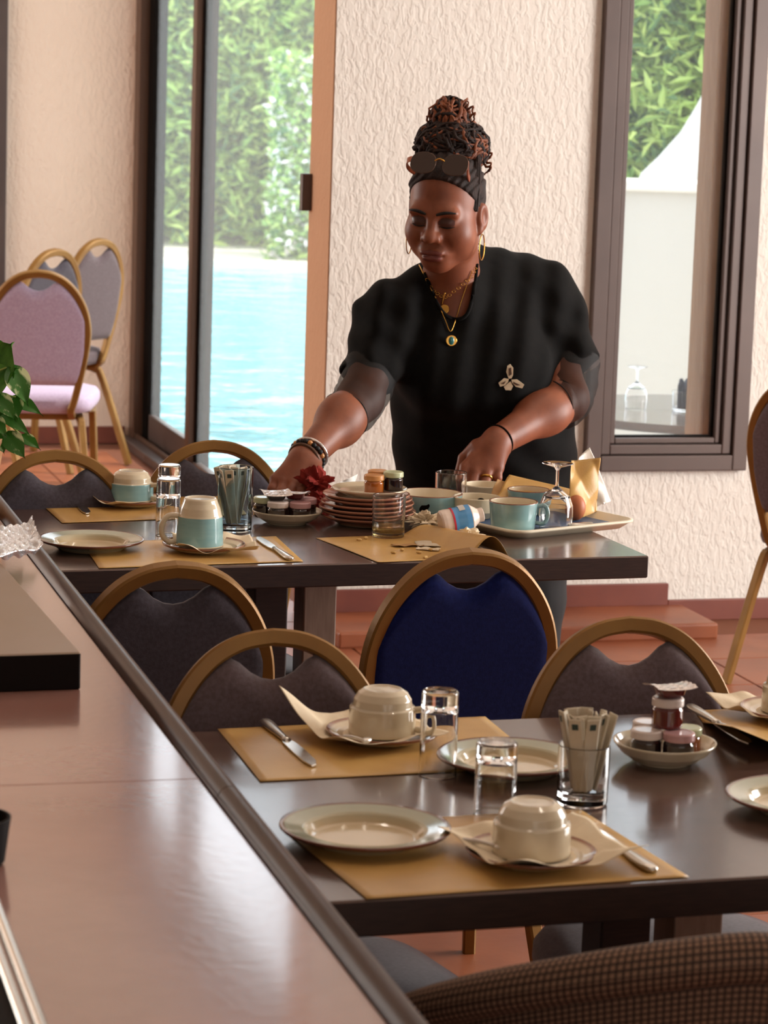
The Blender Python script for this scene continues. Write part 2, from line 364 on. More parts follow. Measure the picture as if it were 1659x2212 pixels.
def ubox(u0, u1, v0, v1, z0, z1, bev=0.0):     # box in the room's own axes, centred object
    return box(u0, u1, v0, v1, z0, z1, bev)
def upart(name, g, m, parent=None, smooth=False): return part(name, g, m, parent, smooth, rot=(0, 0, PHI) if parent is None else (0, 0, 0))
# ------------------------------------------------------------------ the room
VB = 7.83; UP = 2.056; UG = 2.28; VA = 11.81; HC_ = 3.5; WT = 0.24
# window opening in the back wall (room axes)
wl = pv(1272, 985, VB); wr = pv(1604, 1018, VB)
WU0 = float(wl[:2]@EU)-0.02; WU1 = float(wr[:2]@EU); WZ0 = float(pv(1450, 1015, VB)[2]); WZ1 = 2.9
wall = join(ubox(UP, WU0, VB, VB+WT, -0.11, HC_), ubox(WU1, 6.2, VB, VB+WT, -0.11, HC_), ubox(WU0, WU1, VB, VB+WT, -0.11, WZ0), ubox(WU0, WU1, VB, VB+WT, WZ1, HC_))
wb = struct(upart('wall_back', wall, 'wall'), 'cream stucco wall behind the standing woman')
# its end face towards the glass door, warm light put into the colour
struct(upart('wall_end', ubox(UP-0.006, UP, VB+0.004, VB+WT, 0, HC_), 'reveal'), 'narrow end of the stucco wall beside the glass door, coloured as warmly lit')
struct(upart('wall_alcove', ubox(-2.6, UG+0.05, VA, VA+0.2, -0.11, HC_), 'wall_far'), 'plain warm plaster wall behind the far chairs')
struct(upart('wall_left', ubox(-2.8, -2.6, -2.2, VA+0.2, 0, HC_), 'room'))
struct(upart('wall_right', join(ubox(6.0, 6.2, -2.2, 3.4, 0, HC_), ubox(6.0, 6.2, 7.2, VB+WT, 0, HC_), ubox(6.0, 6.2, 3.4, 7.2, 0, 0.45), ubox(6.0, 6.2, 3.4, 7.2, 2.45, HC_)), 'room'))
struct(upart('wall_rear', join(ubox(-2.6, -0.5, -2.2, -2.0, 0, HC_), ubox(3.7, 6.0, -2.2, -2.0, 0, HC_), ubox(-0.5, 3.7, -2.2, -2.0, 0, 0.7), ubox(-0.5, 3.7, -2.2, -2.0, 2.5, HC_)), 'room'))
struct(upart('added_curtain_right', ubox(5.92, 5.95, 3.3, 7.3, 0.4, 2.5), 'curtain'))  # unseen curtain added to keep direct sun off the tables
struct(upart('curtain_rear', ubox(-0.6, 3.8, -1.95, -1.92, 0.6, 2.55), 'curtain'))
struct(upart('ceiling', join(ubox(-2.8, 6.2, -2.2, VB+WT, HC_, HC_+0.15), ubox(-2.8, UG+0.1, VB+WT, VA+0.2, HC_, HC_+0.15)), 'plain'))
# floor of terracotta tiles on a grout bed
fl = struct(upart('floor', join(ubox(-2.8, 6.2, -2.2, VB, -0.12, -0.004), ubox(-2.8, UG+0.02, VB, VA+0.1, -0.12, -0.004)), 'grout'), 'terracotta tiled floor')
TS = 0.33
tm = mesh('tile', *box(0.003, TS-0.003, 0.003, TS-0.003, -0.012, 0.0, 0.002, 1), 'tile')
cand = []
cand2 = []
for i in range(-8, 18):
    for j in range(4, 36):
        u0, v0 = 0.1+i*TS, j*TS
        if v0 > VB-TS and u0 > UG-TS: continue
        if v0 > VA-TS: continue
        c = uv(u0+TS/2, v0+TS/2)
        x, y = pj(c); 
        if u0 > 6.0-TS: continue
        (cand if -90 < x < 1760 and 850 < y < 2300 else cand2).append((u0, v0, c[1]))
cand.sort(key=lambda t: abs(t[2]-7.6))
rest = [xf(box(0.003, TS-0.003, 0.003, TS-0.003, -0.012, 0.0), (a, b, 0)) for a, b, _ in cand2]
for k, (u0, v0, _) in enumerate(cand):
    if k < 296: link('tile', tm, fl, (u0, v0, 0))
    else: rest.append(xf(box(0.003, TS-0.003, 0.003, TS-0.003, -0.012, 0.0), (u0, v0, 0)))
if rest:
    o = part('tile_field', join(*rest), 'tile', fl, False); o['kind'] = 'stuff'
# plinth and low ledge along the back wall
lu = float(pv(1440, 1290, VB)[:2]@EU)
struct(upart('baseboard_back', join(ubox(UP-0.012, lu, VB-0.014, VB, 0.045, 0.115, 0.003), ubox(lu, 6.0, VB-0.014, VB, -0.004, 0.062, 0.003)), 'plinth'), 'red brown skirting along the stucco wall')
struct(upart('baseboard_end', ubox(UP-0.02, UP-0.006, VB, VB+WT, 0.0, 0.085, 0.003), 'plinth'))
struct(upart('baseboard_alcove', ubox(-2.6, UG-0.08, VA-0.014, VA, 0, 0.075, 0.003), 'plinth'), 'red brown skirting under the far plaster wall')
struct(upart('trim_1', join(ubox(UP-0.02, lu+0.05, VB-0.30, VB, -0.003, 0.047, 0.008)), 'tile'), 'low terracotta tiled ledge along the foot of the wall')
# back window: stepped dark frame, glass, exterior post
def rect_frame(u0, u1, z0, z1, w, v0, v1, bev=0.004):
    return join(ubox(u0, u0+w, v0, v1, z0, z1, bev), ubox(u1-w, u1, v0, v1, z0, z1, bev), ubox(u0+w, u1-w, v0, v1, z0, z0+w, bev), ubox(u0+w, u1-w, v0, v1, z1-w, z1, bev))
win = bpy.data.objects.new('window_1', None); COL.objects.link(win); win.rotation_euler = (0, 0, PHI); struct(win, 'tall narrow window in a stepped dark brown frame')
part('outer_frame', rect_frame(WU0, WU1, WZ0, WZ1, 0.048, VB-0.03, VB+0.10), 'frame_dark', win, False)
part('sash_frame', rect_frame(WU0+0.05, WU1-0.05, WZ0+0.05, WZ1-0.05, 0.030, VB-0.018, VB+0.08), 'frame_dark', win, False)
part('glazing_bead', rect_frame(WU0+0.0815, WU1-0.0815, WZ0+0.0815, WZ1-0.0815, 0.018, VB-0.004, VB+0.05), 'frame_dark', win, False)
part('seal', rect_frame(WU0+0.098, WU1-0.098, WZ0+0.098, WZ1-0.098, 0.006, VB+0.012, VB+0.04, 0), 'frame_black', win, False)
part('pane', ubox(WU0+0.098, WU1-0.098, VB+0.020, VB+0.026, WZ0+0.098, WZ1-0.098), 'pane', win, False)
part('exterior_post', ubox(WU1-0.132, WU1-0.100, VB+0.045, VB+0.16, WZ0+0.05, WZ1-0.05), 'tanpost', win, False)
# dark frame at the photo's left border, in the alcove wall
w2 = bpy.data.objects.new('window_2', None); COL.objects.link(w2); w2.rotation_euler = (0, 0, PHI); struct(w2, 'dark window frame at the left end of the far plaster wall')
e2 = float(pv(13, 300, VA)[:2]@EU)
part('window_frame', rect_frame(e2-1.2, e2, 0.66, 2.3, 0.06, VA-0.03, VA+0.02), 'frame_dark', w2, False)
part('pane', ubox(e2-1.14, e2-0.06, VA-0.012, VA-0.006, 0.72, 2.24), 'curtain', w2, False)
# sliding glass door in the plane u=UG
door = bpy.data.objects.new('door_1', None); COL.objects.link(door); door.rotation_euler = (0, 0, PHI); struct(door, 'tall sliding glass door with bronze frame opening onto the pool')
def vat(x, y, u=UG): return float(pu(x, y, u)[:2]@EV)
DZ = 3.3
part('jamb', ubox(UG-0.06, UG+0.02, VA-0.10, VA, 0, DZ, 0.004), 'frame_brown', door, False)
part('jamb_seal', ubox(UG-0.02, UG+0.04, VA-0.20, VA-0.10, 0, DZ, 0.004), 'frame_black', door, False)
part('track', ubox(UG-0.10, UG+0.09, VB+WT, VA, -0.003, 0.035, 0.004), 'frame_dark', door, False)
part('track_rail', ubox(UG-0.05, UG-0.035, VB+WT, VA, 0.035, 0.055, 0.003), 'frame_brown', door, False)
part('head_rail', ubox(UG-0.08, UG+0.09, VB+WT, VA, DZ, HC_, 0.004), 'frame_dark', door, False)
vm = vat(446, 500)
part('stile', ubox(UG-0.060, UG-0.034, vm-0.02, vm+0.05, 0.03, DZ, 0.003), 'frame_brown', door, False)
part('stile_seal', ubox(UG-0.034, UG+0.020, vm-0.05, vm+0.02, 0.03, DZ, 0.003), 'frame_black', door, False)
part('bottom_rail', ubox(UG-0.012, UG+0.018, vm, VA-0.2, 0.035, 0.15, 0.003), 'frame_dark', door, False)
part('pane', ubox(UG-0.002, UG+0.004, vm+0.02, VA-0.2, 0.15, DZ), 'pane', door, False)
part('pane', ubox(UG-0.030, UG-0.024, VB+WT, vm-0.05, 0.10, DZ), 'pane', door, False)
part('bottom_rail', ubox(UG-0.042, UG-0.012, VB+WT, vm, 0.055, 0.10, 0.003), 'frame_dark', door, False)
# latch box on the end of the stucco wall
hz = pu(656, 412, UP-0.006)
part('latch', ubox(UP-0.036, UP-0.006, VB+WT-0.03, VB+WT, float(hz[2])-0.055, float(hz[2])+0.055, 0.003), 'frame_dark', door, False)
# ceiling spot lamps (above the frame) that glint in the crockery
lampm = mesh('housing', *lathe([(0.0, 0.0), (0.045, 0.0), (0.05, -0.01), (0.05, -0.09), (0.043, -0.09), (0.04, -0.03), (0, -0.03)], 20)[:2], 'bulb', True)
for k, (u_, v_, nm) in enumerate([(0.9, 3.0, 'over the near table'), (1.9, 3.4, 'right of the near table'), (1.2, 5.6, 'over the far table'), (2.4, 5.4, 'near the back window')]):
    t = thing('ceiling_spot', 'small dark ceiling spot lamp '+nm, 'lamp', uv(u_, v_, HC_), 0, 'ceiling spots')
    link('housing', lampm, t)
    l = bpy.data.lights.new('spot_bulb', 'POINT'); l.energy = 7; l.color = (1, 0.86, 0.7); l.shadow_soft_size = 0.025
    lo = bpy.data.objects.new('spot_bulb', l); COL.objects.link(lo); lo.parent = t; lo.location = (0, 0, -0.06)
# ------------------------------------------------------------------ outdoors
GZ = -0.30
pool = part('pool_water', box(-7.0, 0.3, 13.2, 27.6, GZ-0.10, GZ-0.06), 'water', None, False); tag(pool, 'turquoise swimming pool water beyond the glass door', 'pool', kind='stuff')
dk = part('terrace', join(xf(ubox(UG+0.1, 14, VB+WT, 12.1, GZ-0.2, GZ), rz=PHI), box(0.3, 16, 12.4, 46, GZ-0.2, GZ-0.002), box(-16, 0.3, 27.6, 46, GZ-0.2, GZ-0.001), box(-2.2, 0.3, 12.2, 13.2, GZ-0.2, GZ-0.003), box(-16, -7.0, 13, 27.6, GZ-0.2, GZ-0.001)), 'deck', None, False)
struct(dk, 'pale paved terrace around the pool')
def leafage(n, box_, lmin, lmax, wr, seed, mats, up=0.5, wts=None):
    g = np.random.default_rng(seed); V = []; Fc = []; I = []
    x0, x1, y0, y1, z0, z1 = box_
    for k in range(n):
        c = np.array([g.uniform(x0, x1), g.uniform(y0, y1), g.uniform(z0, z1)])
        d = g.normal(size=3); d[2] = d[2]*0.6 + up; d /= np.linalg.norm(d)
        s = np.cross(d, g.normal(size=3)); s /= np.linalg.norm(s)+1e-9; L = g.uniform(lmin, lmax); w = L*wr
        nrm = np.cross(d, s)*L*0.12
        b = len(V); V += [c, c+d*L*0.45+s*w+nrm, c+d*L, c+d*L*0.45-s*w+nrm]; Fc += [(b, b+1, b+2), (b, b+2, b+3)]
        m = int(g.choice(len(mats), p=wts)); I += [m, m]
    return V, Fc, I
def hedge(name, label, box_, n, lmin, lmax, wr, seed, mats, wts, core):
    t = thing(name, label, 'hedge', ((box_[0]+box_[1])/2, (box_[2]+box_[3])/2, GZ))
    off = np.array(t.location)
    g = leafage(n, box_, lmin, lmax, wr, seed, mats, 0.4, wts); g = ([np.array(v)-off for v in g[0]], g[1], g[2])
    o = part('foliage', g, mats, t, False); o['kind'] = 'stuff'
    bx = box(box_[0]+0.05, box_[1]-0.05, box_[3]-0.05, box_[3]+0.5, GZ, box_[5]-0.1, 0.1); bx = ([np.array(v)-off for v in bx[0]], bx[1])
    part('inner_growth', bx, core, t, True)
    return t
a = PD(430, 300, 30); b = PD(700, 300, 30)
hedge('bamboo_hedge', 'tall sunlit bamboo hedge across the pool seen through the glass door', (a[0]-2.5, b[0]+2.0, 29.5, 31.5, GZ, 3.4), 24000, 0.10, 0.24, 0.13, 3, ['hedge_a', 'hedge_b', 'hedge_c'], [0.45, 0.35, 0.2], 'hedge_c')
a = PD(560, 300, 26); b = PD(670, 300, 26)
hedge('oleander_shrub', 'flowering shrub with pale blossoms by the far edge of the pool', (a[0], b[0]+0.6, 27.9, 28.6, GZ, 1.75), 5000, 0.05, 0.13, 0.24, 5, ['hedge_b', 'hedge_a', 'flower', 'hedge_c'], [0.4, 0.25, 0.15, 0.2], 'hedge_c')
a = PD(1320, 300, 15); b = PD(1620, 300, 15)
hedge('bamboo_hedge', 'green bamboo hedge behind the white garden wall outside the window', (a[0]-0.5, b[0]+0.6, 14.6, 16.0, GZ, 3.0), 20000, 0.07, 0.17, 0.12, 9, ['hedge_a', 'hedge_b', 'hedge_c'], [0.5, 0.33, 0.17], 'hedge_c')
# white garden wall with coping, bench
YW = 13.2
a = PD(1250, 392, YW); b = PD(1680, 392, YW); zt = PD(1450, 392, YW)[2]
gw = thing('garden_wall', 'white rendered garden wall with a pale coping outside the window', 'wall', (a[0], YW, GZ))
part('wall_body', box(-0.6, b[0]-a[0]+0.9, 0, 0.25, 0, zt-GZ-0.05), 'white_wall', gw, False)
part('coping', box(-0.62, b[0]-a[0]+0.92, -0.03, 0.28, zt-GZ-0.05, zt-GZ, 0.01), 'canvas', gw, False)
# closed white parasol
ap = PD(1538, 172, 13.9)
pr = thing('garden_parasol', 'half closed white canvas parasol behind the garden wall', 'parasol', (ap[0], 13.9, GZ))
V = []; Fc = []; N = 32
prof = [(0.01, 0.0), (0.06, -0.12), (0.13, -0.26), (0.22, -0.38), (0.30, -0.47), (0.34, -0.62), (0.35, -0.9)]
for r, z in prof:
    for k in range(N):
        rr = r*(1+0.10*math.cos(8*2*math.pi*k/N)); V.append((rr*math.cos(2*math.pi*k/N), rr*0.6*math.sin(2*math.pi*k/N), ap[2]-GZ+z))
for i in range(len(prof)-1):
    for k in range(N): Fc.append((i*N+k, i*N+(k+1) % N, (i+1)*N+(k+1) % N, (i+1)*N+k))
part('canopy', (V, Fc), 'canvas', pr)
part('pole', tube([(0, 0, 0), (0, 0, ap[2]-GZ+0.04)], 0.022, 12), 'tanpost', pr)
# patio table outside the window with an upturned wine glass and a napkin holder
pt0 = PD(1400, 872, 9.9); PTZ = pt0[2]
ptb = thing('patio_table', 'small glossy grey patio table on the terrace outside the window', 'table', (pt0[0]+0.12, 9.75, GZ), PHI)
part('table_top', lathe([(0, PTZ-GZ-0.03), (0.46, PTZ-GZ-0.03), (0.47, PTZ-GZ-0.015), (0.46, PTZ-GZ), (0, PTZ-GZ)], 48), 'patio', ptb)
part('pedestal', lathe([(0.25, 0), (0.25, 0.02), (0.04, 0.05), (0.04, PTZ-GZ-0.03)], 24), 'frame_dark', ptb)
# ------------------------------------------------------------------ bar counter
BZ = 0.84; PSI = math.radians(15.22)
B0 = G(890, 2212, BZ); EBX = np.array([math.cos(PSI), math.sin(PSI)]); EBY = np.array([-math.sin(PSI), math.cos(PSI)])
def bl(p): q = np.asarray(p)[:2]-B0[:2]; return float(q@EBX), float(q@EBY)
bar = thing('bar_counter', 'long reddish brown lacquered counter with a rounded wooden edge moulding', 'counter', (B0[0], B0[1], 0), PSI)
ys = bl(G(405, 1672, BZ))[1]; ym = bl(G(487, 1716, BZ))[1]; YE = 5.2
part('counter_panel', box(-0.80, -0.016, -1.2, ys-0.0007, BZ-0.035, BZ-0.006, 0.001, 1), 'bar', bar, False)
part('counter_panel', box(-0.80, -0.016, ys+0.0007, YE, BZ-0.035, BZ-0.006, 0.001, 1), 'bar', bar, False)
sec = [(math.cos(2*math.pi*k/14)*1.0, math.sin(2*math.pi*k/14)*1.25) for k in range(14)]
for y0, y1 in ((-1.2, ym-0.0008), (ym+0.0008, YE)):
    part('edge_moulding', tube([(0, y0, BZ-0.010), (0, (y0+y1)/2, BZ-0.010), (0, y1, BZ-0.010)], 0.0155, 14, sec=sec), 'mould', bar)
part('front_panel', box(-0.22, -0.17, -1.2, YE, 0.0, BZ-0.035), 'edge', bar, False)
part('back_panel', box(-0.80, -0.76, -1.2, YE, 0.0, BZ-0.035), 'edge', bar, False)
# thick board lying on the counter
c0 = G(176, 1506, BZ-0.006); sz = 0.050
r1 = G(175, 1409, BZ-0.006+sz); r2 = G(2, 1215, BZ-0.006+sz)
ya = math.atan2(r2[1]-r1[1], r2[0]-r1[0])-math.pi/2
brd = thing('shelf_board', 'thick dark edged laminate board lying on the counter', 'board', (r1[0], r1[1], BZ-0.006), ya)
bb = box(-0.42, 0, 0, float(np.linalg.norm(r2-r1))*1.10, 0, sz, 0.002, 1)
idx = [0 if all(bb[0][i][2] > sz-0.003 for i in f) else 1 for f in bb[1]]
part('board', (bb[0], bb[1], idx), ['slab', 'slab_edge'], brd, False)
# crinkled clear plastic tray lying over the end of the board and the moulding
cz = BZ+0.046
cA = G(0, 1216, cz); cB = G(93, 1199, cz); cC = G(70, 1142, cz)
def cr(s, t):
    p = cA + (cB-cA)*(s*2.0-1.0) + (cC-cB)*t
    h = 0.005*math.sin(40*s+7*t)*math.sin(9*t+30*s*t)+0.004*math.sin(71*t+11*s)
    e = max(0, abs(s-0.5)*2-0.85)*0.06 + max(0, abs(t-0.5)*2-0.9)*0.06
    return (p[0]-cA[0], p[1]-cA[1], 0.006+h*0.7+e)
ct = thing('plastic_tray', 'crinkled clear plastic tray glittering at the end of the counter board', 'tray', cA)
part('tray_sheet', sheet(cr, 60, 40, 0.0015), 'crinkle', ct, False)
# dark warming unit with polished rim, cut by the lower left corner
m1 = G(6, 1985, BZ+0.03); m2 = G(92, 2212, BZ+0.03); ya = math.atan2(m1[1]-m2[1], m1[0]-m2[0])-math.pi/2
wu = thing('warming_tray', 'black warming tray with a polished metal rim in the lower left corner', 'tray', (m2[0], m2[1], BZ-0.006), ya)
L = float(np.linalg.norm(m1-m2))
part('body', box(-0.40, -0.012, -0.5, L*1.25, 0.0, 0.030, 0.004), 'slab_edge', wu, False)
part('rim', tube([(0, -0.5, 0.030), (0, L*1.25, 0.030)], 0.006, 10), 'chrome', wu)
part('rim', tube([(-0.014, -0.5, 0.032), (-0.014, L*1.25, 0.032)], 0.005, 10), 'chrome', wu)
pb = G(-62, 1866, BZ-0.006)
bk = part('serving_bowl', lathe([(0.0, 0.004), (0.03, 0.0), (0.034, 0.004), (0.040, 0.05), (0.037, 0.05), (0.03, 0.008), (0, 0.008)], 36), 'slab_edge', None, True, loc=pb)
tag(bk, 'black bowl on the counter just cut by the left border', 'bowl')
# ------------------------------------------------------------------ tables
def table(name, label, fl_, yaw, length, depth, post_u):
    t = thing(name, label, 'table', (fl_[0], fl_[1], 0), yaw)
    b = box(0, length, 0, depth, 0.707, 0.75, 0.0025, 1)
    idx = [0 if all(b[0][i][2] > 0.747 for i in f) else 1 for f in b[1]]
    part('tabletop', (b[0], b[1], idx), ['wood', 'edge'], t, False)
    part('leg', box(post_u-0.034, post_u+0.034, depth/2-0.034, depth/2+0.034, 0.03, 0.707, 0.003), 'post', t, False)
    part('leg', box(post_u-0.034-0.10, post_u-0.034-0.032, depth/2-0.034, depth/2+0.034, 0.03, 0.707, 0.003), 'edge', t, False)  # dark strip beside the post stands in for its shaded side face
    part('foot', box(post_u-0.30, post_u+0.30, depth/2-0.05, depth/2+0.05, 0, 0.03, 0.006), 'edge', t, False)
    part('foot', box(post_u-0.05, post_u+0.05, 0.10, depth-0.10, 0, 0.029, 0.006), 'edge', t, False)
    return t
FY = math.radians(18.3); NY = math.radians(17.3)
FT = G(122, 1233); NT = np.array([-0.102, 2.903, 0.75])
table('dining_table', 'dark wooden table the woman is clearing, with stacked plates and a tray', FT, FY, 1.14, 0.785, 0.60)
table('dining_table', 'dark wooden table in the foreground laid for breakfast', NT, NY, 1.30, 0.785, 0.66)
# ------------------------------------------------------------------ banquet chairs
LEAN = math.radians(9); SB = 0.43
def bp(x, s, t): return (x, -0.185-s*math.sin(LEAN)-t*math.cos(LEAN), SB+s*math.cos(LEAN)-t*math.sin(LEAN))
half = [(0.0, 0.428), (0.045, 0.421), (0.088, 0.398), (0.126, 0.355), (0.152, 0.300), (0.163, 0.235), (0.157, 0.165), (0.143, 0.085), (0.124, 0.0), (0.112, -0.035)]
hp = smooth_path([(x, s, 0) for x, s in half], 5)
def up_s(x):       # upper branch of the frame curve: height at half-width x
    for a, b in zip(hp, hp[1:]):
        if a[0] <= x <= b[0]: return a[1]+(b[1]-a[1])*(x-a[0])/(b[0]-a[0]+1e-9)
    return 0.235
def lo_s(x):       # lower branch
    pts = [p for p in hp if p[1] < 0.236]
    for a, b in zip(pts, pts[1:]):
        if b[0] <= x <= a[0]: return a[1]+(b[1]-a[1])*(a[0]-x)/(a[0]-b[0]+1e-9)
    return -0.03
def chair_geo():
    parts = {}
    curve = [bp(p[0], p[1], 0) for p in hp[::-1]] + [bp(-p[0], p[1], 0) for p in hp[1:]]
    # the tube runs on forward under the seat as its side rail
    tail = lambda sx: [(sx*0.116, -0.150, SB-0.055), (sx*0.125, -0.08, SB-0.066), (sx*0.145, 0.08, SB-0.066), (sx*0.158, 0.185, SB-0.066)]
    path = tail(1)[::-1] + curve + tail(-1)
    sec = [(1.05, .75), (.75, 1.05), (-.75, 1.05), (-1.05, .75), (-1.05, -.75), (-.75, -1.05), (.75, -1.05), (1.05, -.75)]
    parts['back_frame'] = (tube(path, 0.0115, sec=sec), 'gold')
    # pad
    nx, ny = 30, 16; V = []; Fc = []; W_ = 0.159
    def dims(x):
        ax = abs(x)/W_*0.163
        top = up_s(min(ax, 0.1629))-0.010
        if ax < 0.060: top = min(top, 0.368+(up_s(0.060)-0.010-0.368)*(ax/0.060)**2.0)
        bot = max(0.05, lo_s(min(ax, 0.1629))+0.004) if ax > 0.134 else 0.05
        return bot, max(top, bot+0.004)
    for sgn in (1, -1):
        for j in range(ny+1):
            for i in range(nx+1):
                x = W_*math.sin((i/nx-0.5)*math.pi); b_, t_ = dims(x); q = j/ny
                s = b_+(t_-b_)*q
                e = min(1.0, min(q, 1-q)*(t_-b_)/0.022, (W_-abs(x))/0.018); th = 0.004+0.013*math.sqrt(max(0, 1-(1-max(0, e))**2))
                V.append(bp(x, s, sgn*th*(1.25 if sgn < 0 else 0.8)))
    N = (nx+1)*(ny+1)
    for j in range(ny):
        for i in range(nx):
            a = j*(nx+1)+i; Fc.append((a, a+1, a+nx+2, a+nx+1)); Fc.append((N+a+nx+1, N+a+nx+2, N+a+1, N+a))
    rim = list(range(nx+1)) + [j*(nx+1)+nx for j in range(1, ny+1)] + [ny*(nx+1)+i for i in range(nx-1, -1, -1)] + [j*(nx+1) for j in range(ny-1, 0, -1)]
    for k in range(len(rim)):
        a, b = rim[k], rim[(k+1) % len(rim)]; Fc.append((b, a, N+a, N+b))
    parts['backrest'] = ((V, Fc), 'fab')
    # seat cushion: rounded square, domed
    V = []; Fc = []; n = 40
    def ring(k, r, z): 
        a = 2*math.pi*k/n; c, s_ = math.cos(a), math.sin(a); p = 0.34
        x = math.copysign(abs(c)**p, c)*r*(1.06+0.15*math.copysign(abs(s_)**p, s_)); y = math.copysign(abs(s_)**p, s_)*r
        return (x, y+0.02, z)
    rows = [(0.165, SB-0.052), (0.187, SB-0.046), (0.193, SB-0.028), (0.192, SB-0.008), (0.182, SB+0.008), (0.150, SB+0.018), (0.08, SB+0.024), (0.0, SB+0.025)]
    for r, z in rows: V += [ring(k, r, z) for k in range(n)]
    for i in range(len(rows)-1):
        for k in range(n): Fc.append((i*n+k, i*n+(k+1) % n, (i+1)*n+(k+1) % n, (i+1)*n+k))
    Fc.append(tuple(range(n-1, -1, -1)))
    parts['seat'] = ((V, Fc), 'fab')
    legs = []
    for sx in (-1, 1):
        legs.append(tube(smooth_path([(sx*0.172, 0.10, SB-0.066), (sx*0.190, 0.165, SB-0.072), (sx*0.198, 0.195, SB-0.11), (sx*0.212, 0.225, 0.0)], 5), 0.0115, sec=sec))
        legs.append(tube(smooth_path([(sx*0.140, -0.05, SB-0.066), (sx*0.146, -0.125, SB-0.074), (sx*0.152, -0.160, SB-0.12), (sx*0.176, -0.270, 0.0)], 5), 0.0115, sec=sec))
    parts['legs'] = legs
    parts['bars'] = [tube([(-0.195, 0.185, SB-0.066), (0.195, 0.185, SB-0.066)], 0.0105, sec=sec), tube([(-0.125, -0.10, SB-0.066), (0.125, -0.10, SB-0.066)], 0.0105, sec=sec)]
    return parts
CG = chair_geo(); _cm = {}
def cmesh(key, g, m):
    if (key, m) not in _cm: _cm[(key, m)] = mesh(key.rstrip('0123'), g[0], g[1], m, m != 'gold')
    return _cm[(key, m)]
TOPL = np.array([0, -0.185-0.428*math.sin(LEAN), SB+0.428*math.cos(LEAN)])
def chair(label, fab, top_px, rz, scale=1.0, ztop=None, pos=None, group='stacking banquet chairs', slim=1.0):
    zt_ = (TOPL[2]+0.012)*scale
    p = G(top_px[0], top_px[1], zt_) if pos is None else np.array(pos)
    c, s = math.cos(rz), math.sin(rz)
    if pos is None: p = p - scale*np.array([c*TOPL[0]-s*TOPL[1], s*TOPL[0]+c*TOPL[1], 0])
    t = thing('banquet_chair', label, 'chair', (p[0], p[1], 0), rz, group); t.scale = (scale,)*3
    link('back_frame', cmesh('back_frame', CG['back_frame'][0], 'gold'), t); link('backrest', cmesh('backrest', CG['backrest'][0], fab), t)
    link('seat', cmesh('seat', CG['seat'][0], fab), t); [link('crossbar', cmesh('crossbar%d' % k, g, 'gold'), t) for k, g in enumerate(CG['bars'])]
    for k, g in enumerate(CG['legs']): link('leg', cmesh('leg%d' % k, g, 'gold'), t)
    if slim != 1.0:
        for c_ in t.children:
            if c_.name.split('.')[0] in ('seat', 'crossbar', 'leg'): c_.scale = (slim, 1, 1)
    return t
R = math.radians
chair('taupe gold framed chair behind the foreground table, at the counter end', 'fab_grey', (588, 1358), NY+math.pi)
chair('taupe gold framed chair behind the foreground table, by the jam jars', 'fab_grey', (1357, 1332), NY+math.pi)
chair('navy blue padded chair with a gold frame pulled up to the far table', 'fab_blue', (1016, 1186), FY+R(1))
chair('charcoal gold framed chair at the near side of the far table, by the counter', 'fab_dark', (380, 1214), FY)
chair('grey chair on the far side of the far table, behind the blue glazed cup', 'fab_dark', (120, 972), FY+math.pi, slim=0.72)
chair('grey chair on the far side of the far table, in front of the glass door', 'fab_dark', (460, 951), FY+math.pi, slim=0.72)
chair('padded chair in the sunlit alcove behind the plant, sunlight put into its fabric colour', 'fab_sunlit', (84, 583), R(8), 1.06)
chair('mauve grey chair nearest the glass door in the alcove, its back to the door', 'fab_grey', (216, 515), R(58), 1.08)
chair('dark chair half hidden behind the pale chair in the alcove', 'fab_dark', (120, 537), R(58), 1.08)
f10 = G(1584, 1478, 0)
chair('grey chair against the stucco wall, cut by the right border', 'fab_grey', None, R(-38), 1.0, pos=(f10[0]+0.285, f10[1]+0.11, 0))
# ------------------------------------------------------------------ woven tub chair in the lower right corner
tc0 = G(1640, 2014, 0.811)
tb = thing('tub_chair', 'brown woven rattan tub chair with a rounded back in the lower right corner', 'chair', (tc0[0]-0.34*math.sin(R(6)), tc0[1]+0.323*math.cos(R(6)), 0), R(6))
def arc(r, z, a0=-195, a1=15, n=48, drop=0.20):
    out = []
    for k in range(n+1):
        a = R(a0+(a1-a0)*k/n); out.append((r*math.cos(a), 0.95*r*math.sin(a), z-0.165*(abs(math.degrees(a)+90)/80)**1.55))
    return out
def strip(fn, nu, nv, su, sv):
    V = []; Fc = []; UVs = []
    for j in range(nv+1):
        for i in range(nu+1): V.append(fn(i/nu, j/nv)); UVs.append((i/nu*su, j/nv*sv))
    for j in range(nv):
        for i in range(nu): a = j*(nu+1)+i; Fc.append((a, a+1, a+nu+2, a+nu+1))
    return V, Fc, UVs
def uvpart(name, g, m, parent, smooth=True):
    me = mesh(name, g[0], g[1], m, smooth); l = me.uv_layers.new(name='UVMap')
    for lp in me.loops: l.data[lp.index].uv = g[2][lp.vertex_index]
    return link(name, me, parent)
def rimf(s, t):
    A = arc(0.34, 0.785); i = s*48; k = min(int(i), 47); f = i-k; p = np.array(A[k])*(1-f)+np.array(A[k+1])*f
    a = R(-195+210*s); ct_ = 2*math.pi*t; rr = 0.026
    return (p[0]+math.cos(a)*rr*math.cos(ct_), p[1]+math.sin(a)*rr*math.cos(ct_), p[2]+rr*math.sin(ct_))
uvpart('rim_roll', strip(rimf, 96, 16, 2.4, 0.28), 'wicker', tb)
def pan(s, t, r_=0.335, r0=0.27):
    A = arc(r_, 0.765); i = s*48; k = min(int(i), 47); f = i-k; p = np.array(A[k])*(1-f)+np.array(A[k+1])*f
    q = 1-(1-r0/r_)*(1-t); z = 0.36+(p[2]-0.36)*t; return (p[0]*q, p[1]*q, z)
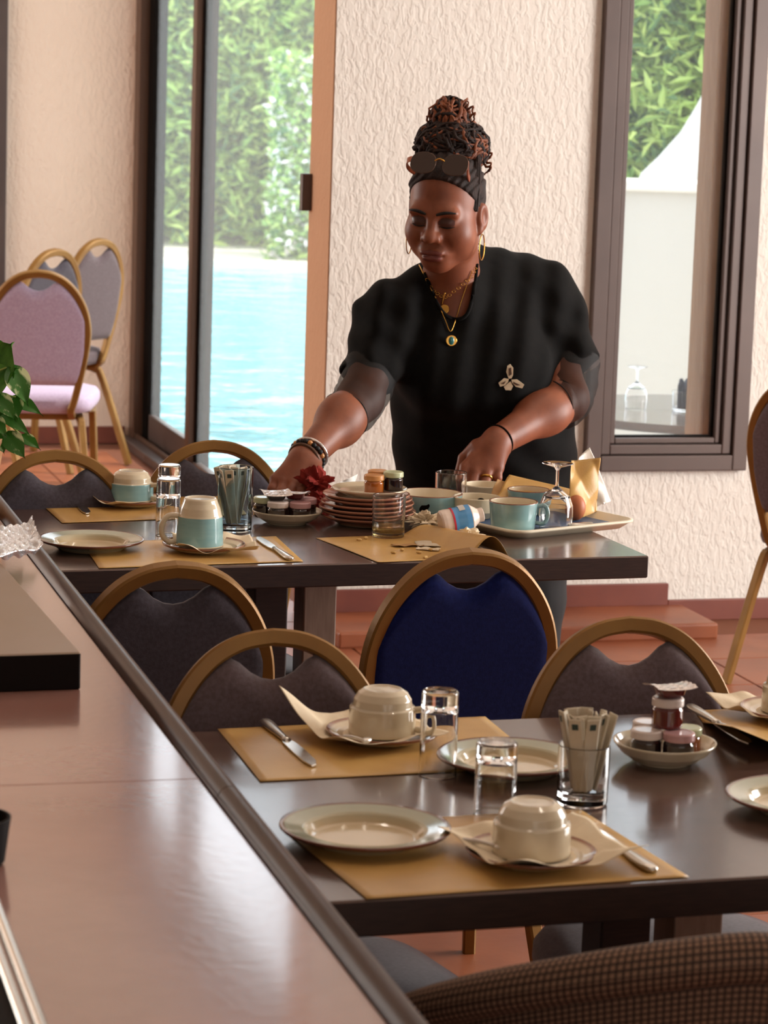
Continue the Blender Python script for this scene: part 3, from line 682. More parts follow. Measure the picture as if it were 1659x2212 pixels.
def pan2(s, t): p = pan(s, t, 0.315, 0.25); return p
g1 = strip(pan, 96, 20, 2.2, 0.8); g2 = strip(pan2, 96, 20, 2.2, 0.8)
n1 = len(g1[0]); rimi = [i for i in range(97)]
gg = (g1[0]+g2[0], g1[1]+[tuple(i+n1 for i in f[::-1]) for f in g2[1]] + [(i+1, i, n1+i, n1+i+1) for i in range(96)], g1[2]+g2[2])
uvpart('back_panel', gg, 'wicker', tb)
part('seat', lathe([(0, 0.34), (0.26, 0.34), (0.28, 0.36), (0.28, 0.40), (0.26, 0.42), (0, 0.425)], 40), 'fab_dark', tb)
for sx in (-1, 1):
    for sy in (-1, 1): part('leg', tube([(sx*0.17, sy*0.17, 0.36), (sx*0.2, sy*0.2, 0)], [0.018, 0.014], 10), 'mould', tb)
# ------------------------------------------------------------------ tableware builders
TZ = 0.75
def plate_prof(r=0.101, h=0.021):
    return [(0, 0.005), (r*0.58, 0.005), (r*0.63, 0.0065), (r*0.69, 0.0145), (r*0.73, 0.0165), (r*0.97, h*0.99), (r*1.0, h), (r*1.005, h-0.002), (r*0.98, h-0.0045), (r*0.74, h*0.42), (r*0.62, 0.001), (r*0.58, 0.0), (r*0.54, 0.002), (0, 0.002)]
def saucer_prof(r=0.076, h=0.017):
    return [(0, 0.005), (r*0.45, 0.005), (r*0.55, 0.007), (r*0.8, h*0.62), (r*0.98, h), (r, h-0.001), (r*0.98, h-0.004), (r*0.75, h*0.3), (r*0.58, 0.001), (r*0.52, 0.0), (r*0.48, 0.002), (0, 0.002)]
_pm = {}
def shared(key, fn, mats, smooth=True):
    if key not in _pm:
        g = fn(); _pm[key] = mesh(key.split('/')[0], g[0], g[1], mats, smooth, g[2] if len(g) > 2 else None)
    return _pm[key]
def on(px, py, z=TZ): return G(px, py, z)
def plate(label, p, s=1.0, m='plate', group='sage rimmed plates'):
    t = thing('plate', label, 'plate', p, 0, group); t.scale = (s, s, 1)
    link('plate_dish', shared('plate_dish/'+m, lambda: lathe(plate_prof(), 64), m), t)
    return t
def saucer(label, p, m='saucer', s=1.0, group='saucers'):
    o = link('saucer', shared('saucer/'+m, lambda: lathe(saucer_prof(), 56), m), None, p); o.scale = (s, s, 1)
    return tag(o, label, 'saucer', group)
def cup_geo(h=0.0615, r=0.0455):
    # upturned: the mouth is at z=0, the foot on top
    out = [(r-0.003, 0.0), (r, 0.001), (r, 0.004), (r*0.985, h*0.58), (r*0.975, h*0.60), (r*0.90, h*0.608), (r*0.885, h*0.63), (r*0.86, h*0.78), (r*0.74, h*0.92), (r*0.60, h*0.985), (r*0.57, h), (r*0.53, h), (r*0.50, h*0.97), (0, h*0.955)]
    ins = [(0, h*0.90), (r*0.55, h*0.90), (r*0.8, h*0.75), (r*0.90, h*0.55), (r-0.004, 0.002)]
    prof = out + ins
    return prof
def cup(label, p, rz, kind='cream', handle=None, group='upturned breakfast cups'):
    t = thing('breakfast_cup', label, 'cup', p, rz, group)
    pr = cup_geo(); n = len(pr)
    idx = [0]*n
    if kind == 'blue':
        idx = [1 if 2 <= i <= 3 else 0 for i in range(n)]
    link('cup_body', shared('cup_body/'+kind, lambda: lathe(pr, 56, True, idx), ['cream', 'blue_glaze']), t)
    pts = smooth_path([(0.043, 0, 0.034), (0.058, 0, 0.036), (0.066, 0, 0.030), (0.067, 0, 0.016), (0.060, 0, 0.008), (0.044, 0, 0.008)], 5)
    link('handle', shared('handle/'+kind, lambda: tube(pts, 0.0045, 8), 'cream'), t)
    return t
def napkin(label, p, rz, seed, size=0.085, m='napkin', lift=None, z0=0.009, rise=0.020, name='paper_napkin'):
    g = np.random.default_rng(seed); ph = g.uniform(0, 6.28, 4)
    def fn(s, t):
        x, y = (s-0.5)*2, (t-0.5)*2; r = math.hypot(x, y)*size; a = math.atan2(y, x)
        z = z0 + max(0, r-0.052)*0.25
        q = min(1, max(0, (r-0.050)/0.03))
        z += q*rise*0.35*(math.sin(5*a+ph[0])*0.6+math.sin(9*a+ph[1])*0.4+0.3)
        if lift is not None:
            d = x*math.cos(lift)+y*math.sin(lift)
            if d > 0.62: z += (d-0.62)**1.2*0.050
        return (x*size, y*size, z)
    o = part(name, sheet(fn, 40, 40, 0.0007), m, None, True, loc=p, rot=(0, 0, rz))
    return tag(o, label, 'napkin', 'paper napkins')
def cutlery_between(a, b): 
    d = b-a; return math.atan2(d[1], d[0]), float(np.linalg.norm(d[:2]))
def knife(label, ph, pb, L=None, z=TZ+0.0012):
    a, b = on(*ph, z), on(*pb, z); rz, L0 = cutlery_between(a, b)
    t = thing('table_knife', label, 'knife', (a[0], a[1], z), rz, 'table knives'); L = L0
    def hand(s, t_):
        return 0
    hl = L*0.47
    prof = [(0.0, 0.004), (0.006, 0.0085), (0.02, 0.0098), (0.05, 0.0085), (hl-0.012, 0.0052), (hl, 0.006)]
    V = []; Fc = []; n = 10
    for x, w in prof:
        for k in range(n):
            an = 2*math.pi*k/n; V.append((x, w*math.cos(an), 0.0042+0.0042*math.sin(an)*min(1, w/0.006)))
    for i in range(len(prof)-1):
        for k in range(n): Fc.append((i*n+k, i*n+(k+1) % n, (i+1)*n+(k+1) % n, (i+1)*n+k))
    Fc.append(tuple(range(n-1, -1, -1))); Fc.append(tuple((len(prof)-1)*n+k for k in range(n)))
    part('handle', (V, Fc), 'steel', t)
    bl_ = [(hl-0.004, 0.005), (hl+0.012, 0.0085), (L*0.72, 0.0098), (L*0.9, 0.0085), (L*0.98, 0.003), (L, -0.004), (L*0.9, -0.0085), (L*0.7, -0.0088), (hl+0.006, -0.0075), (hl-0.004, -0.005)]
    part('blade', prism(bl_, 0.0026, 0.0046, 'xy'), 'chrome', t, False)
    return t
def spoon(label, a, b, z):
    a = on(a[0], a[1], z); b = on(b[0], b[1], z); rz, L = cutlery_between(a, b)
    t = thing('teaspoon', label, 'spoon', (a[0], a[1], z), rz, 'teaspoons')
    part('handle', tube(smooth_path([(0, 0, 0.004), (L*0.4, 0, 0.005), (L*0.72, 0, 0.003)], 4), [0.0032]*4+[0.0025]*5, 8), 'steel', t)
    part('bowl', xf(ellipsoid((0, 0, 0), (L*0.16, 0.011, 0.004)), (L*0.86, 0, 0.004)), 'steel', t)
    return t
def tumbler_prof(r, h, base, wall=0.0017, taper=0.97):
    # closed outline of a thick based glass standing on its base
    return [(0, 0.0), (r*taper*0.92, 0.0), (r*taper, 0.003), (r*0.99, h*0.5), (r, h-0.001), (r-wall*0.5, h), (r-wall, h-0.001), (r*0.985-wall*1.1, h*0.5), (r*taper-wall*1.6, base+0.006), (r*taper*0.8, base+0.001), (0, base)]
def tumbler(label, p, r=0.0245, h=0.112, base=0.022, up=True, m='glass', group='drinking glasses', name='tumbler'):
    pr = tumbler_prof(r, h, base)
    if not up: pr = [(a, h-z) for a, z in pr][::-1]
    o = part(name, lathe(pr, 48), m, None, True, loc=p)
    return tag(o, label, 'glass', group)
sach = None
def sachets(p, n, r, base, h, where, seed, L=0.105, group=None):
    g = np.random.default_rng(seed)
    bx = box(-0.0085, 0.0085, -0.0012, 0.0012, 0, L, 0.0008, 1); me = mesh('sachet_sleeve', bx[0], bx[1], 'sachet')
    mk = mesh('print', *box(-0.004, 0.004, -0.0016, -0.0012, L*0.86, L*0.86+0.008), 'mark')
    for k in range(n):
        a = g.uniform(0, 2*math.pi); rr = r*math.sqrt(g.uniform(0.05, 0.8)); x, y = rr*math.cos(a), rr*math.sin(a)
        top = np.array([x*1.75+g.normal(0, 0.004), y*1.75+g.normal(0, 0.004), base+L*0.98]); bot = np.array([x*0.55, y*0.55, base+0.001])
        t = thing('sugar_sachet', 'paper sugar sachet standing in the '+where, 'sachet', np.array(p)+bot, 0, 'sugar sachets in the '+where)
        d = Vector(tuple(top-bot)); q = d.to_track_quat('Z', 'Y'); t.rotation_euler = (q.to_matrix().to_4x4() @ Matrix.Rotation(g.uniform(-0.8, 0.8), 4, 'Z')).to_euler()
        link('sleeve', me, t); link('print', mk, t)
def jar(label, p, jam, lid, s=1.0, group='mini jam jars'):
    t = thing('jam_jar', label, 'jar', p, random.uniform(0, 6), group); t.scale = (s, s, s)
    link('jar_body', shared('jar_body/'+jam, lambda: lathe([(0, 0), (0.0185, 0), (0.0205, 0.002), (0.0208, 0.004), (0.0205, 0.024), (0.0185, 0.0275), (0.0180, 0.031), (0, 0.031)], 32), jam), t)
    link('lid', shared('lid/'+lid, lambda: lathe([(0.0196, 0.0285), (0.0212, 0.029), (0.0215, 0.031), (0.0213, 0.0385), (0.0195, 0.0402), (0.0168, 0.0402), (0.0160, 0.0396), (0, 0.0396)], 32), lid), t)
    return t
def portion(label, p, rz, s=1.0, jam='jam_red', tilt=0.0):
    t = thing('jam_portion', label, 'jam portion', p, rz, 'foil lidded jam portions'); t.scale = (s, s, s); t.rotation_euler = (tilt, 0, rz)
    rows = [(0.014, 0.0), (0.0175, 0.004), (0.0205, 0.013), (0.0215, 0.0145)]; V = []; Fc = []; n = 24
    for r, z in rows:
        for k in range(n):
            a = 2*math.pi*k/n; c, s_ = math.cos(a), math.sin(a); V.append((math.copysign(abs(c)**0.5, c)*r, math.copysign(abs(s_)**0.5, s_)*r*0.86, z))
    for i in range(3):
        for k in range(n): Fc.append((i*n+k, i*n+(k+1) % n, (i+1)*n+(k+1) % n, (i+1)*n+k))
    Fc.append(tuple(range(n-1, -1, -1)))
    part('cup', (V, Fc), jam, t)
    part('foil_lid', sheet(lambda u, v: ((u-0.5)*0.058, (v-0.5)*0.050, 0.0155+0.003*(abs(2*u-1)**3-abs(2*v-1)**3)+0.0008*math.sin(30*u)*math.sin(24*v)), 12, 12, 0.0006), 'foil', t, False)
    return t
def mat_sheet(label, A, B, C_, D, curl=None, z=TZ+0.0009, nu=30, nv=24, wav=0.0006):
    # A front-left, B front-right, C back-right, D back-left (world xy)
    A, B, C_, D = [np.array([q[0], q[1], 0]) for q in (A, B, C_, D)]; o0 = (A+B+C_+D)/4
    def fn(s, t):
        p = (A*(1-s)+B*s)*(1-t)+(D*(1-s)+C_*s)*t - o0
        p[2] = z-TZ + wav*math.sin(5*s+1)*math.sin(4*t)+wav
        return curl(s, t, p) if curl else p
    o = part('placemat', sheet(fn, nu, nv, 0.0005), 'paper', None, True, loc=(o0[0], o0[1], TZ))
    return tag(o, label, 'placemat', 'kraft paper placemats')
# ------------------------------------------------------------------ foreground table
A = on(792, 1944); B = on(1488, 1896); C_ = on(1252, 1750)
def droop(s, t, p):
    if t < 0.10: p[2] -= (0.10-t)**1.5*0.10
    return p
mat_sheet('kraft paper placemat at the front of the near table, under the upturned cup', A, B, C_, A+(C_-B), None)
A = on(562, 1690); D = on(470, 1576); C_ = on(1048, 1550)
mat_sheet('kraft paper placemat at the back left of the near table, under a knife', A, A+(C_-D), C_, D)
D = on(1500, 1536); A = on(1578, 1650); w_ = on(1659, 1529)-D
def curlA(s, t, p):
    q = max(0, 0.30-s)*max(0, 0.75-t); p[2] += 0.22*q; return p
mat_sheet('kraft paper placemat at the right border of the near table with a curled corner', A, A+w_*3.4, D+w_*3.4, D, curlA)
plate('sage rimmed plate at the front left of the near table', on(788, 1819), 1.0)
plate('sage rimmed plate in the middle of the near table behind the upturned glass', on(1104, 1664), 0.97)
plate('sage rimmed plate on the near table cut by the right border', on(1735, 1750), 0.97)
# front cup
p = on(1146, 1862); saucer('brown rimmed saucer under the front upturned cup', p, s=1.0)
napkin('cream napkin spread between saucer and front upturned cup', p+np.array([0.012, 0.01, 0]), R(25), 4, 0.090, lift=None, rise=0.017)
cup('cream upturned cup at the front of the near table', p+np.array([0, 0, 0.011]), R(110))
spoon('teaspoon tucked under the napkin of the front cup', (1000, 1822), (1100, 1838), TZ+0.018)
knife('table knife on the front placemat, right of the upturned cup', (1412, 1888), (1262, 1786))
# back left cup
p = on(824, 1600); saucer('brown rimmed saucer under the upturned cup at the back of the near table', p, s=1.0)
napkin('cream napkin with a raised corner under the back upturned cup', p+np.array([-0.022, 0.0, 0]), R(38), 8, 0.085, lift=R(138), rise=0.012)
cup('cream upturned cup with its handle to the right at the back of the near table', p+np.array([0, 0, 0.011]), R(-8))
spoon('teaspoon lying under the cup at the back of the near table', (742, 1598), (800, 1606), TZ+0.017)
knife('table knife on the back left placemat of the near table', (570, 1562), (680, 1660))
knife('table knife on the curled placemat at the right of the near table', (1488, 1530), (1622, 1612), z=TZ+0.010)
tumbler('upturned clear tumbler beside the cup handle on the near table', on(945, 1674), up=False)
tumbler('shorter upturned clear tumbler in front of the plate on the near table', on(1068, 1757), 0.0262, 0.091, 0.020, up=False)
p = on(1257, 1735)
tumbler('short clear glass holding sugar sachets on the near table', p, 0.0325, 0.076, 0.014, True, group='sachet glasses')
sachets(p, 20, 0.026, 0.0165, 0.076, 'short glass on the near table', 11, 0.100)
# jam dish
p = on(1434, 1647)
o = link('jam_dish', mesh('jam_dish', *lathe([(0, 0.006), (0.035, 0.006), (0.05, 0.012), (0.062, 0.023), (0.067, 0.030), (0.069, 0.030), (0.068, 0.027), (0.058, 0.015), (0.046, 0.006), (0.036, 0.003), (0.034, 0.0), (0.031, 0.002), (0, 0.002)], 56)[:2], 'cream', True), None, p); tag(o, 'cream dish holding jam jars on the near table', 'dish')
z6 = 0.0065
jar('dark jam jar with a white lid at the left front of the near dish', p+np.array([-0.026, -0.012, z6+0.001]), 'jam_dark', 'lid_white')
jar('dark jam jar with a pink lid at the front of the near dish', p+np.array([0.016, -0.022, z6+0.001]), 'jam_dark', 'lid_pink')
jar('dark jam jar with a grey lid at the back left of the near dish', p+np.array([-0.020, 0.031, z6+0.002]), 'jam_dark', 'lid_white')
jar('amber jam jar with a pale green lid at the right of the near dish', p+np.array([0.031, 0.018, z6+0.002]), 'jam_amber', 'lid_green', 0.92)
jar('red jam jar standing on top of the other jars in the near dish', p+np.array([0.002, 0.004, z6+0.0415]), 'jam_red', 'lid_white')
portion('foil lidded red jam portion topping the jar tower on the near table', p+np.array([0.004, 0.004, z6+0.0415+0.0405]), R(20), 1.0, 'jam_red', R(-4))
# saucer with napkin at the right border
p = on(1712, 1552); saucer('saucer at the back right of the near table cut by the border', p)
napkin('cream napkin at the back right border of the near table', p+np.array([-0.01, 0, 0]), R(30), 15, 0.082, rise=0.02)
cup('cream upturned cup at the back right corner of the near table', p+np.array([0, 0, 0.011]), R(60))
# ------------------------------------------------------------------ far table
A = on(134, 1131); D = on(76, 1079); C_ = on(470, 1066)
mat_sheet('kraft paper placemat at the back left of the far table, under a knife', A, A+(C_-D), C_, D)
A = on(214, 1229); B = on(655, 1214); C_ = on(596, 1160)
mat_sheet('kraft paper placemat at the front left of the far table, under the mug', A, B, C_, A+(C_-B))
A = on(816, 1216); D = on(682, 1163); B = on(1130, 1203)
def curlB(s, t, p):
    if s > 0.70:
        k = (s-0.70)/0.30; L_ = 0.30*np.linalg.norm((B-A)[:2]); a = k*2.7; rad = L_/2.7*0.95
        e = (B-A)[:2]/np.linalg.norm((B-A)[:2]); base = p[:2]-e*k*L_
        p[:2] = base+e*rad*math.sin(a)*1.25; p[2] += rad*(1-math.cos(a))*0.5 if a < 1.57 else rad*(1-math.cos(a))*0.5
    return p
def archB(s, t, p):
    # the right end humps up off the table
    if s > 0.62:
        k = (s-0.62)/0.38; p[2] += 0.040*math.sin(math.pi*k**1.15)*(1-0.55*t)
        e = (B-A)[:2]/np.linalg.norm((B-A)[:2]); p[:2] -= e*0.03*k
    return p
mat_sheet('kraft paper placemat with a humped right end in the middle of the far table', A, B, B+(D-A), D, archB, nu=48)
plate('sage rimmed plate at the front left corner of the far table', on(197, 1186), 0.965)
knife('table knife on the back left placemat of the far table', (156, 1078), (190, 1113))
knife('table knife on the front placemat of the far table beside the mug', (628, 1212), (556, 1164))
p = on(283, 1092); saucer('brown rimmed saucer under the blue banded cup on the far table', p)
napkin('cream napkin with a raised corner under the blue banded cup', p+np.array([-0.012, 0, 0]), R(40), 21, 0.078, lift=R(140), rise=0.012)
cup('blue banded upturned cup at the back left of the far table', p+np.array([0, 0, 0.011]), R(-20), 'blue')
# tall mug
p = on(440, 1191); saucer('cream saucer under the upturned blue mug on the far table', p, s=1.02)
napkin('cream napkin fanned out under the upturned blue mug', p+np.array([0.02, 0.0, 0]), R(10), 30, 0.075, rise=0.022)
mg = thing('mug', 'upturned pale blue mug with its handle to the left on the far table', 'mug', p+np.array([-0.008, 0, 0.011]), R(180+10))
h = 0.090
mp_ = [(0.042, 0), (0.0445, 0.001), (0.0445, 0.003), (0.0415, h*0.62), (0.0400, h*0.66), (0.037, h*0.80), (0.033, h*0.90), (0.031, h*0.97), (0.029, h), (0.026, h), (0.024, h*0.97), (0, h*0.965), (0, h*0.93), (0.03, h*0.9), (0.038, h*0.6), (0.041, 0.002)]
part('mug_body', lathe(mp_, 48, True, [0, 0, 1] + [0]*13), ['cream', 'blue_glaze'], mg)
part('handle', tube(smooth_path([(0.040, 0, h*0.62), (0.058, 0, h*0.62), (0.070, 0, h*0.45), (0.070, 0, h*0.22), (0.058, 0, h*0.08), (0.043, 0, h*0.10)], 6), 0.0052, 10), 'cream', mg)
tumbler('upturned clear tumbler on the far table nearer the mug', on(362, 1156), 0.0235, 0.110, 0.03, False)
tumbler('upturned clear tumbler on the far table just behind the other', on(364, 1122), 0.0225, 0.110, 0.022, False)
p = on(506, 1146)
tumbler('tall blue tinted glass full of sugar sachets on the far table', p, 0.0345, 0.126, 0.012, True, 'glass_blue', 'sachet glasses')
sachets(p, 18, 0.024, 0.0145, 0.126, 'tall blue glass on the far table', 23, 0.112)
# jam dish of the far table
p = on(620, 1130)
o = link('jam_dish', mesh('jam_dish', *lathe([(0, 0.006), (0.04, 0.006), (0.055, 0.012), (0.066, 0.022), (0.069, 0.027), (0.071, 0.027), (0.070, 0.024), (0.06, 0.013), (0.048, 0.005), (0.04, 0.003), (0.038, 0.0), (0.034, 0.002), (0, 0.002)], 56)[:2], 'cream', True), None, p); tag(o, 'cream dish of dark jam jars under the woman\'s hand', 'dish')
for q, jm, ld, lb in [((-0.018, -0.022, z6), 'jam_dark', 'lid_white', 'dark jam jar with a white lid at the front of the far dish'), ((0.026, -0.020, z6), 'jam_dark', 'lid_pink', 'dark jam jar with a pink lid at the right front of the far dish'),
                      ((-0.047, 0.006, z6+0.004), 'jam_dark', 'lid_green', 'dark jam jar with a pale green lid at the left of the far dish'), ((0.036, 0.022, z6+0.002), 'jam_dark', 'lid_pink', 'dark jam jar with a pink lid at the right back of the far dish'), ((-0.008, 0.024, z6), 'jam_dark', 'lid_white', 'dark jam jar hidden at the back of the far dish')]:
    jar(lb, p+np.array(q), jm, ld)
portion('foil lidded jam portion lying on the jars of the far dish, left', p+np.array([-0.024, -0.002, z6+0.0405]), R(15), 1.0, 'jam_dark', R(5))
portion('foil lidded jam portion lying on the jars of the far dish, right', p+np.array([0.014, 0.010, z6+0.0405]), R(-10), 0.95, 'jam_red', R(-6))
# stack of plates with a dish of jars on top
p = on(792, 1132); zz = 0.0
for k, s_ in enumerate([0.93, 0.93, 0.93, 0.92, 0.86, 0.86]):
    ordn = ['bottom plate', 'second plate from the bottom', 'third plate from the bottom', 'fourth plate from the bottom', 'second plate from the top', 'top plate'][k]
    plate(ordn+' of the terracotta rimmed stack on the far table', p+np.array([0.003*math.sin(k*2.1), 0.003*math.cos(k*1.7), zz]), s_, 'plate_pink', 'stacked terracotta rimmed plates'); zz += 0.0085
zz += 0.006
sd = saucer('cream dish on top of the plate stack on the far table', p+np.array([0.004, 0.004, zz]), 'cream', 1.0)
for q, jm, ld, lb in [((0.008, -0.012, 0.006), 'jam_amber', 'lid_gold', 'amber jam jar with an orange lid on the plate stack'), ((0.046, 0.006, 0.011), 'jam_dark', 'lid_green', 'dark jam jar with a pale green lid on the plate stack'), ((0.015, 0.034, 0.0085), 'jam_amber', 'lid_gold', 'amber jam jar at the back of the plate stack')]:
    jar(lb, p+np.array([0.004, 0.004, zz])+np.array(q), jm, ld, 0.95)
def crumple(label, p, size, seed, m, amp=0.3, cat='napkin', name='crumpled_napkin', flat=1.0, group=None):
    g = np.random.default_rng(seed); W_ = [(g.normal(size=3)*g.uniform(1.5, 6), g.uniform(0, 6.28), g.uniform(0.4, 1)) for _ in range(14)]
    V, Fc = ellipsoid((0, 0, 0), (1, 1, 1), 36, 22); V2 = []
    for v in V:
        v = np.array(v); d = 1.0
        for w_, ph_, a_ in W_: d += amp*0.28*a_*(1-2*abs(math.sin(w_@v+ph_)))
        q = v*d*np.array(size); q[2] = max(q[2], -size[2]*0.75); V2.append(q+np.array([0, 0, size[2]*0.75]))
    o = part(name, (V2, Fc), m, None, False, loc=p)
    return tag(o, label, cat, group)
# glass with a little juice, wrappers and bottle
p = on(838, 1160)
tumbler('short clear tumbler with a little yellow drink on the far table', p, 0.0325, 0.083, 0.010, True)
o = part('juice', lathe([(0, 0.0112), (0.0285, 0.0118), (0.0300, 0.016), (0.0300, 0.022), (0, 0.022)], 32), mat('yellow_juice', 'f2d890', 0.02, trans=0.95, ior=1.33), None, True, loc=p); tag(o, 'pale yellow drink left in the short tumbler', 'drink')
crumple('crumpled cream napkin beside the plastic bottle on the far table', on(918, 1144, TZ+0.002), (0.045, 0.032, 0.022), 2, 'napkin', 0.55)
crumple('crumpled cream wrapper in front of the plastic bottle on the far table', on(1010, 1168, TZ+0.002), (0.035, 0.022, 0.014), 12, 'napkin', 0.5)
bt = thing('drink_bottle', 'small milky plastic bottle with a blue label lying on the placemat', 'bottle', on(950, 1160, TZ+0.004), R(14))
prb = [(0, 0), (0.022, 0.0), (0.0255, 0.003), (0.026, 0.010), (0.0245, 0.03), (0.026, 0.05), (0.025, 0.062), (0.017, 0.072), (0.014, 0.076), (0.014, 0.086), (0.012, 0.087), (0.012, 0.07), (0, 0.068)]
lay = lambda g: xf(g, (0, 0, 0.026), 0, 0, R(78))
part('bottle_body', lay(lathe(prb, 36)), 'yog', bt)
part('label_band', lay(lathe([(0.0257, 0.026), (0.0252, 0.032), (0.0262, 0.050), (0.0257, 0.060)], 36)), 'yog_label', bt)
part('label_stripe', lay(lathe([(0.0264, 0.022), (0.0260, 0.026)], 36)), 'label_red', bt)
part('label_spot', lay(lathe([(0.0266, 0.041), (0.0268, 0.049)], 36)[:2] if False else (lambda L_: (L_[0], [f for i, f in enumerate(L_[1]) if 16 <= i//3 <= 21]))(lathe([(0.0268, 0.038), (0.0270, 0.050)], 36))), 'canvas', bt)
def flatpiece(label, px, py, w, d, rz, m, z=0.0035, name='wrapper', cat='wrapper'):
    p = on(px, py, TZ+z); g = np.random.default_rng(int(px)); ph = g.uniform(0, 6, 3)
    o = part(name, sheet(lambda s, t: ((s-0.5)*w, (t-0.5)*d, 0.003*abs(math.sin(6*s+ph[0])*math.sin(5*t+ph[1]))), 16, 12, 0.0006), m, None, True, loc=p, rot=(0, 0, rz)); return tag(o, label, cat)
flatpiece('flattened cream paper wrapper under the plastic bottle', 960, 1176, 0.11, 0.05, R(5), 'sachet')
flatpiece('small torn wrapper in front of the short tumbler', 925, 1186, 0.045, 0.018, R(-15), 'napkin')
flatpiece('torn sachet with a dark print left on the middle placemat', 880, 1178, 0.06, 0.025, R(20), 'paper_in')
for k, (x, y) in enumerate([(775, 1168), (790, 1164), (868, 1190), (905, 1196), (918, 1206), (930, 1190), (850, 1196)]):
    o = part('crumb', xf(ellipsoid((0, 0, 0), (0.006, 0.004, 0.0025), 7, 5), (0, 0, 0.0025), k), 'crust', None, False, loc=on(x, y, TZ+0.002)); tag(o, 'bread crumb scattered on the middle placemat of the far table', 'crumb', 'bread crumbs on the far table')
# tray with bowls, cups and paper
tA = on(1096, 1172); tB = on(1384, 1142); tC = on(1288, 1098)
ta = math.atan2(tB[1]-tA[1], tB[0]-tA[0]); TW = 0.33; TD = 0.27
cB = np.array([tB[0], tB[1]]); ex = np.array([math.cos(ta), math.sin(ta)]); ey = np.array([-ex[1], ex[0]])
tray = thing('serving_tray', 'cream rimmed serving tray with a blue liner on the far table', 'tray', (cB[0]-ex[0]*TW/2+ey[0]*TD/2, cB[1]-ex[1]*TW/2+ey[1]*TD/2, TZ), ta)
def rrect(hw, hd, r, z, n=8):
    out = []
    for cx, cy, a0 in ((hw-r, hd-r, 0), (-hw+r, hd-r, 90), (-hw+r, -hd+r, 180), (hw-r, -hd+r, 270)):
        for k in range(n+1): a = R(a0+90*k/n); out.append((cx+r*math.cos(a), cy+r*math.sin(a), z))
    return out
def loft(rings, capb=True, capt=False):
    n = len(rings[0]); V = [p for r_ in rings for p in r_]; Fc = []
    for i in range(len(rings)-1):
        for k in range(n): Fc.append((i*n+k, i*n+(k+1) % n, (i+1)*n+(k+1) % n, (i+1)*n+k))
    if capb: Fc.append(tuple(range(n-1, -1, -1)))
    if capt: Fc.append(tuple((len(rings)-1)*n+k for k in range(n)))
    return V, Fc
part('tray_body', loft([rrect(TW/2-0.02, TD/2-0.02, 0.03, 0.0), rrect(TW/2-0.006, TD/2-0.006, 0.035, 0.012), rrect(TW/2, TD/2, 0.038, 0.014), rrect(TW/2, TD/2, 0.038, 0.018), rrect(TW/2-0.006, TD/2-0.006, 0.035, 0.019), rrect(TW/2-0.02, TD/2-0.02, 0.028, 0.006)], True, True), 'tray', tray)
part('tray_liner', loft([rrect(TW/2-0.03, TD/2-0.03, 0.02, 0.0062), rrect(TW/2-0.03, TD/2-0.03, 0.02, 0.0075)], True, True), 'tray_blue', tray, False)
ZT = TZ+0.0078
def bowl(name, label, px, py, r, h, m_out, m_in, z=ZT, rim=None, handle=None, cat='bowl', foot=0.6):
    p = on(px, py, z); t = thing(name, label, cat, p, 0, 'used crockery on the tray')
    pr = [(0, 0.003), (r*foot*0.9, 0.003), (r*foot, 0.0), (r*foot*1.05, 0.003), (r*0.93, h*0.35), (r, h-0.002), (r-0.001, h), (r-0.0035, h-0.001), (r*0.90, h*0.35), (r*0.6, 0.008), (0, 0.007)]
    idx = [0, 0, 0, 0, 0, 2 if rim else 0, 2 if rim else 0, 1, 1, 1, 1]
    part('bowl_body' if cat == 'bowl' else 'cup_body', lathe(pr, 48, False, idx), [m_out, m_in, rim or m_out], t)
    if handle is not None:
        part('handle', xf(tube(smooth_path([(r*0.97, 0, h*0.8), (r+0.016, 0, h*0.82), (r+0.022, 0, h*0.5), (r+0.014, 0, h*0.22), (r*0.92, 0, h*0.25)], 5), 0.0045, 8), rz=handle), m_out, t)
    return t
bowl('glazed_bowl', 'wide blue green bowl with a leaf motif behind the crumpled napkin', 928, 1118, 0.066, 0.052, 'blue_glaze', 'cream_in', rim='brown_glaze', z=TZ)
bowl('glazed_bowl', 'cream bowl with a dark spot inside, behind the plastic bottle', 1028, 1118, 0.048, 0.044, 'cream', 'cream_in')
bowl('coffee_cup', 'cream cup at the back of the tray below the woman\'s hand', 1046, 1086, 0.046, 0.040, 'cream', 'cream_in', cat='cup', foot=0.7)
bowl('coffee_cup', 'pale blue cup at the front of the tray next to the wine glass', 1107, 1144, 0.0485, 0.058, 'blue_glaze', 'cream_in', rim='brown_glaze', cat='cup', foot=0.86, handle=R(10))
bowl('coffee_cup', 'pale blue cup at the back of the tray behind the wine glass', 1140, 1108, 0.044, 0.050, 'blue_glaze', 'cream_in', rim='brown_glaze', cat='cup', foot=0.86)
o = part('leaf_motif', prism([(0.012*math.cos(a)*(1 if i % 2 else 1), 0.007*math.sin(a)) for i, a in enumerate(np.linspace(0, 6.28, 13)[:-1])], -0.0005, 0.0005), 'frame_black', [c for c in bpy.data.objects if c.name == 'glazed_bowl'][0], False, loc=(-0.012, -0.0625, 0.030), rot=(R(-8), R(-35), R(-8)))
o = part('berry_spot', ellipsoid((0, 0, 0), (0.007, 0.004, 0.002)), 'frame_black', bpy.data.objects['glazed_bowl.001'], True, loc=(0.010, 0.040, 0.030), rot=(R(60), 0, 0))
p = on(972, 1104); tumbler('used clear tumbler standing between the bowls on the far table', p, 0.0325, 0.082, 0.010, True)
